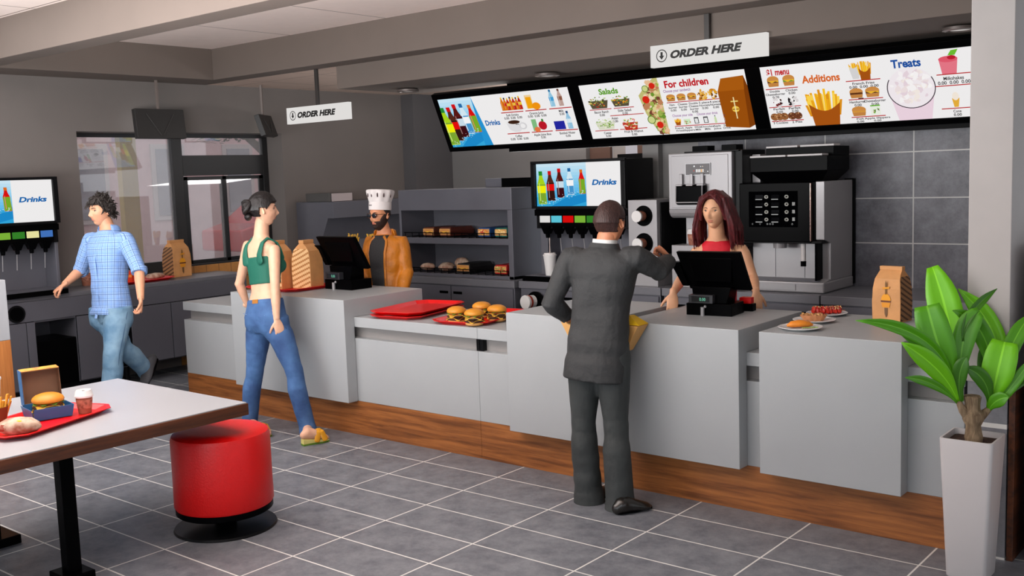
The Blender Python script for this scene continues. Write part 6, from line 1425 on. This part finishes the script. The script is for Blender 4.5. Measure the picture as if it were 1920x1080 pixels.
def collar(p, m, par, f0=.965, f1=1.055, w0=.080, w1=.070, gap=5):
    b_ = MB(); r0 = p.ring(f0, w0, w0 * .9, 0); r1 = p.ring(f1, w1, w1 * .9, .006); r2 = p.ring(f1 - .02, w1 + .018, (w1 + .018) * .9, .006); n = len(r0); g = n // 4
    idx = [(g + gap + i) % n for i in range(n - 2 * gap + 1)]
    b_.rings([[r0[i] for i in idx], [r1[i] for i in idx], [p_ + UP * 0 for p_ in [r2[i] for i in idx]], [r0[i] + (r0[i] - p.N).normalized() * .022 - UP * .0 for i in idx]], cap=False, closed=False); return b_.build('collar', m, par, solidify=.004, smooth=True)
collar(blu, m_plaid, sh, .97, 1.065, .080, .068, 5)
fr = [blu.ring(f_, q[1] + .017, q[2] + .017, q[3])[7] for f_, q in ((-.08, (0, .17, .128, -.008)), (.06, (0, .162, .115, -.012)), (.36, (0, .146, .104, .004)), (.64, (0, .165, .118, .01)), (.86, (0, .182, .100, .002)), (.93, (0, .15, .08, 0)))]
MB().tube(fr, [(.016, .003)] * 6, 8, blu.sh).build('placket', m_plaid, sh)
for i in range(5):
    p_ = fr[1].lerp(fr[4], i / 4.) ; p_ = min(fr, key=lambda q: (q - p_).length) if False else p_
for sd in 'LR':
    S_, E_, Wr_ = J['sh' + sd], J['el' + sd], J['wr' + sd]; a_ = (E_ - S_).length; tot = a_ + (Wr_ - E_).length; d_ = .56 * tot - a_; dr = (Wr_ - E_).normalized(); c_ = E_ + dr * (d_ - .035)
    MB().tube([c_, c_ + dr * .012, c_ + dr * .045], [.062, .0645, .062], 22).build('rolled_cuff', m_plaid, sh)
m_jean2 = jeans_mat('light_denim', (84, 124, 156), (126, 160, 184))
b = MB(); blu.torso(b, hi=.2, off=.006)
for sd in 'LR': blu.leg(b, sd, .021, 1, wob=.004, seed=3 if sd == 'L' else 7, flare=.022, drop=.03)
jn = blu.cloth('jeans', b, m_jean2)
H_, K_, A_ = J['hipL'], J['knL'], J['anL']; sv = (blu.sh * -1); ln = [H_ + sv * .108, H_.lerp(K_, .5) + sv * .098, K_ + sv * .076, K_.lerp(A_, .5) + sv * .075]; MB().tube(ln, .003, 6).build('side_seam', mat('denim_seam_light', (60, 90, 120), .8), jn)
m_snk = mat('dark_grey_canvas', (62, 62, 66), .7)
for sd in 'LR':
    b = MB(); h_, t_ = J['heel' + sd], J['toe' + sd]; blu.foot(b, sd, h_, t_, off=.006); o = blu.cloth('shoe', b, m_snk, .006)
    d = (t_ - h_).normalized(); side = d.cross(UP).normalized(); up = side.cross(d)
    MB().tube([h_ + up * .006, h_.lerp(t_, .5) + up * .004, t_ + up * .004], [(.040, .010), (.050, .010), (.036, .010)], 16, side, round_=True).build('sole', m_black, o)
m_hb = hair_mat('tousled_black_hair', (24, 20, 19), (52, 44, 40), .55)
def tufts(b_):
    r = random.Random(9)
    for i in range(230):
        a = r.uniform(0, 2 * PI); ph = r.uniform(-.35, 1.45)
        d = Vector((math.cos(ph) * math.cos(a), math.cos(ph) * math.sin(a), math.sin(ph)))
        if d.y < -.35 and d.z < .42: continue
        p = Vector((d.x * .078, d.y * .098, d.z * .120)) + d * .012; dn = Vector((r.gauss(0, .6), r.gauss(-.1, .5), r.gauss(-.35, .4)))
        if d.y < -.2: dn += Vector((r.uniform(-.3, .3), -.3, -.9))
        t1 = p + (d * .7 + dn * .6).normalized() * .020; t2 = t1 + (d * .25 + dn).normalized() * r.uniform(.014, .030); b_.tube([p - d * .01, t1, t2], [.009, .0065, .0012], 6)
blu.haircap('hair', m_hb, lambda p: .020, lambda p: p.z - .050 if p.y < -.05 else (p.z + .050 if p.y > .02 else p.z - (.050 - (p.y + .05) * 1.43)), extra=tufts)

for o_ in bpy.data.objects:
    if o_.name.split('.')[0] in ('collar', 'rolled_cuff', 'placket') and o_.data.materials and o_.data.materials[0] == m_plaid: weave(o_, blu)

# ---- chef
J = dict(head=pt(712, 404, 8.82), neck=pt(722, 440, 8.88), shL=pt(752, 456, 8.82), shR=pt(697, 455, 8.94), elL=pt(762, 510, 8.80), wrL=pt(752, 558, 8.70), elR=pt(688, 505, 8.96), wrR=pt(680, 545, 8.82),
         hipL=pt(740, 585, 8.86), hipR=pt(712, 585, 8.92))
for sd in 'LR': h_ = J['hip' + sd]; J['kn' + sd] = Vector((h_.x, h_.y, .50)); J['an' + sd] = Vector((h_.x, h_.y, .09)); J['heel' + sd] = Vector((h_.x, h_.y, 0)) + FW * .05; J['toe' + sd] = Vector((h_.x, h_.y, 0)) - FW * .2 - RT * .05
chef = Person(J['hipL'].lerp(J['hipR'], .5), 'person with a beard, sunglasses and white chef hat in a mustard jacket behind the counter', skin_mat('warm_skin', (206, 140, 102)), J)
chef.head(W(-.60, -.8), .05, scale=1.0, lips=(190, 100, 90), brows=(24, 16, 12))
chef.body([(J['wrL'], W(-.1, -.1, -1), W(-.8, -.2, 0), -1, .6, .95), (J['wrR'], W(-.1, -.1, -1), W(.8, -.2, 0), 1, .6, .95)])
m_must = mat('mustard_leather', (196, 116, 20), .5, var=.14, vscale=10, bump=.5, bscale=12, bd=.03)
b = MB(); 
def coat(T): return [(-.24, .172, .130, -.008), (-.1, .170, .128, -.008)] + [q for q in T if q[0] > .0 and q[0] < .94] + [(.972, .098, .076, 0), (1.0, .070, .062, 0)]
chef.torso(b, off=.018, ext=coat, wob=.008, seed=7)
for sd in 'LR': chef.arm(b, sd, .019, .96, wob=.007, seed=1 if sd == 'L' else 6, cuff=.004)
ck = chef.cloth('mustard_jacket', b, m_must)
b = MB(); rows = []
for f_, hw, hd, sh_, wd in ((-.24, .172, .130, -.008, 3), (.06, .162, .115, -.012, 3), (.36, .146, .104, .004, 3), (.64, .165, .119, .01, 3), (.76, .178, .124, .010, 3), (.86, .184, .106, .003, 3), (.92, .164, .090, 0, 3), (.985, .088, .072, 0, 4)):
    r = chef.ring(f_, hw + .023, hd + .025, sh_, n=48); rows.append([r[12 + i] for i in range(-3, 4)] if wd == 3 else [r[12 + i * 2] for i in range(-3, 4)])
b.rings(rows, cap=False, closed=False); tee = b.build('dark_shirt_front', mat('dark_tee', (48, 48, 50), .8, bump=.2), chef.t, solidify=.006, smooth=True)
for q in (-1, 1):
    ln = []
    for f_, hw, hd, sh_ in ((-.24, .172, .130, -.008), (.06, .162, .115, -.012), (.36, .146, .104, .004), (.64, .165, .119, .01), (.76, .178, .124, .010), (.86, .184, .106, .003), (.92, .164, .090, 0), (.975, .09, .076, 0)): ln.append(chef.ring(f_, hw + .024, hd + .026, sh_, n=48)[12 + q * 3])
    MB().tube(ln, [(.012, .004)] * 8, 8, chef.sh).build('jacket_edge', m_must, ck)
collar(chef, m_must, ck, .965, 1.07, .086, .076, 6)
b = MB(); chef.torso(b, hi=.2, off=.006)
for sd in 'LR': chef.leg(b, sd, .012, 1)
chef.cloth('trousers', b, m_suit)
for sd in 'LR': b = MB(); chef.foot(b, sd, J['heel' + sd], J['toe' + sd], off=.007); chef.cloth('shoe', b, m_shoe, .006)
m_beard = hair_mat('beard_brown', (30, 18, 14), (56, 34, 26), .7)
chef.haircap('hair', m_beard, lambda p: .008, lambda p: p.z - .06 if p.y < -.03 else (p.z + .05 if p.y > .03 else p.z - (.06 - (p.y + .03) * 1.83)))
chef.haircap('beard', m_beard, lambda p: .007 + .006 * max(0, (-p.z - .06) / .06), lambda p: -.01 if p.y > .022 or (abs(p.x) < .021 and -.071 < p.z < -.050) or (abs(p.x) < .010 and p.z > -.052) else (-.036 - p.z - max(0, .030 - abs(p.x)) * .0 + max(0, abs(p.x) - .050) * 2.2) * .8)
b = MB()
for sx in (-1, 1):
    b.tube([Vector((sx * .031 + .024 * math.cos(a), -.106 + .006 * abs(math.cos(a)), .008 + .019 * math.sin(a))) for a in [2 * PI * i / 20 for i in range(21)]], .0028, 8)
    b.tube([Vector((sx * .054, -.102, .014)), Vector((sx * .078, -.06, .016)), Vector((sx * .083, .01, .010))], .0026, 8)
b.tube([Vector((-.008, -.108, .012)), Vector((0, -.112, .015)), Vector((.008, -.108, .012))], .0026, 8)
gl = b.xf(chef.HM).build('sunglasses', mat('brown_frame', (60, 26, 14), .3), chef.t)
for sx in (-1, 1): MB().ball((sx * .031, -.1045, .008), (.023, .003, .018), 18, 10).xf(chef.HM).build('lens', mat('dark_lens', (26, 30, 36), .08, coat=.5), gl)
# hat
m_hat = mat('hat_cotton', (222, 216, 214), .8, bump=.25, bscale=20)
Mh = chef.HM @ Matrix.Rotation(-.13, 4, 'X'); n = 64
def hr(r, z, fold=0, lean=0): return [Vector(((r + fold * math.cos(9 * 2 * PI * i / n)) * math.cos(2 * PI * i / n) + lean, (r + fold * math.cos(9 * 2 * PI * i / n)) * math.sin(2 * PI * i / n) * 1.12 + .004, z)) for i in range(n)]
hb = MB().rings([hr(.086, .048), hr(.090, .046), hr(.092, .060), hr(.092, .112), hr(.089, .115)]).xf(Mh).build('hat_band', m_hat, chef.t); hb.name = 'chef_hat'
MB().rings([hr(.090, .112), hr(.092, .118, .001), hr(.099, .15, .004), hr(.108, .185, .006), hr(.114, .205, .004), hr(.112, .216, .001), hr(.098, .221), hr(.05, .223), hr(.01, .223)]).xf(Mh).build('hat_crown', m_hat, hb)
b = MB()
for a in (-1.95, -1.45, -.95, -.45, -2.5, .2, .9): b.ball((.103 * math.cos(a), .103 * 1.12 * math.sin(a), .172), (.006, .006, .020), 8, 6)
b.xf(Mh).build('hat_vent', mat('hat_vent_dark', (74, 56, 56), .8), hb)
b = MB()
for a in (-1.85, -1.62): b.ball((.092 * math.cos(a), .093 * 1.12 * math.sin(a), .085), .0048, 8, 6)
b.xf(Mh).build('hat_badge', mat('badge_dark', (60, 50, 54), .5), hb)

# ---- cashier
J = dict(head=pt(1340, 396, 6.86), neck=pt(1345, 446, 6.94), shL=pt(1392, 470, 6.90), shR=pt(1306, 474, 7.00), elL=pt(1412, 522, 6.86), elR=pt(1276, 526, 7.00), hipL=pt(1366, 640, 7.00), hipR=pt(1326, 640, 7.04))
J['wrL'] = pt(1418, 548, 6.50); J['wrR'] = pt(1262, 550, 6.58)
for sd in 'LR': h_ = J['hip' + sd]; J['kn' + sd] = Vector((h_.x, h_.y, .48)); J['an' + sd] = Vector((h_.x, h_.y, .09)); J['heel' + sd] = Vector((h_.x, h_.y, 0)) + FW * .05; J['toe' + sd] = Vector((h_.x, h_.y, 0)) - FW * .18
cash = Person(J['hipL'].lerp(J['hipR'], .5), 'person with long dark red hair in a sleeveless red top leaning on the counter', skin_mat('peach_skin', (226, 172, 134)), J, True)
cash.head(W(-.66, -1), .05, ears=False, scale=.98, lips=(186, 106, 92), brows=(60, 28, 22), iris=(38, 34, 32))
cash.body([(J['wrL'], W(-.02, -.25, -.85), W(-.1, .9, -.3), 1, .35, .95, .5), (J['wrR'], W(-.10, -.25, -.85), W(.1, .9, -.3), -1, .35, .95, .5)])
b = MB()
def tank(T): return [q for q in T if q[0] < .80] + [(.86, .122, .084, .002), (.93, .105, .070, 0), (.975, .072, .056, 0)]
cash.torso(b, lo=0, off=.008, ext=tank)
for q in (-1, 1): b.ball(cash.P + cash.ax * .66 + cash.sh * .068 * q + cash.fwd * .088, (.066, .066, .064), 16, 10)
cash.cloth('red_top', b, mat('red_jersey', (214, 22, 44), .65, bump=.2, bscale=40), .007)
b = MB(); b.rings([cash.ring(.905, .112, .083, 0), cash.ring(.93, .104, .078, 0), cash.ring(.93, .096, .070, 0), cash.ring(.905, .100, .074, 0)]); 
b = MB(); cash.torso(b, hi=.3, off=.008)
for sd in 'LR': cash.leg(b, sd, .008, 1)
cash.cloth('trousers', b, mat('black_trousers', (26, 26, 28), .8))
for sd in 'LR': b = MB(); cash.foot(b, sd, J['heel' + sd], J['toe' + sd], off=.006); cash.cloth('shoe', b, m_shoe, .006)
m_hred = hair_mat('dark_red_hair', (58, 14, 18), (96, 30, 34), .38, (40, 40, 4))
def long_hair(b_):
    r = random.Random(21)
    for sx in (-1, 1):
        for i in range(46):
            q = r.random(); y0 = -.050 + .15 * q; top = Vector((sx * (.074 + .018 * math.sin(PI * q)), y0, .060 - .03 * q + r.uniform(-.01, .01)))
            L = r.uniform(.20, .30); sp = .016 + .045 * r.random()
            p = [Vector((sx * .03, y0 * .6 + .01, .132)), top + Vector((sx * .008, 0, .03)), top + Vector((sx * (.012 + sp * .4), .006, -.05)), top + Vector((sx * (.012 + sp), .014 + .02 * q, -.05 - L * .5)), top + Vector((sx * (.005 + sp * 1.2), .03 + .03 * q, -.05 - L))]
            b_.tube(p, [.010, .012, .013, .012, .002], 7)
    for i in range(50):
        x = r.uniform(-.07, .07); b_.tube([Vector((x * .4, .04, .12)), Vector((x, .105 - abs(x) * .3, .05)), Vector((x * 1.15, .115 - abs(x) * .3, -.06)), Vector((x * 1.25, .112, -.16)), Vector((x * 1.3, .10, -.24 - r.uniform(0, .05)))], [.010, .014, .015, .013, .003], 7)
    for i in range(16):
        q = i / 15; sx = -1 if i % 2 else 1; z0 = .128 - .008 * q
        b_.tube([Vector((sx * .004, -.02 - .05 * q, z0)), Vector((sx * .040, -.070 - .02 * q, .112 - .018 * q)), Vector((sx * .068, -.066 - .008 * q, .080 - .030 * q)), Vector((sx * .080, -.050, .035 - .04 * q)), Vector((sx * .088, -.035, -.03 - .03 * q))], [.009, .012, .012, .012, .009], 7)
cash.haircap('long_hair', m_hred, lambda p: .022 + .010 * max(0, p.z / .117), lambda p: p.z - (.084 - .036 * (abs(p.x) / .06) ** 2) if p.y < -.035 else (p.z + .06 if p.y > .02 else p.z - (.060 - (p.y + .035) * 2.2)), extra=long_hair, vox=.0035)
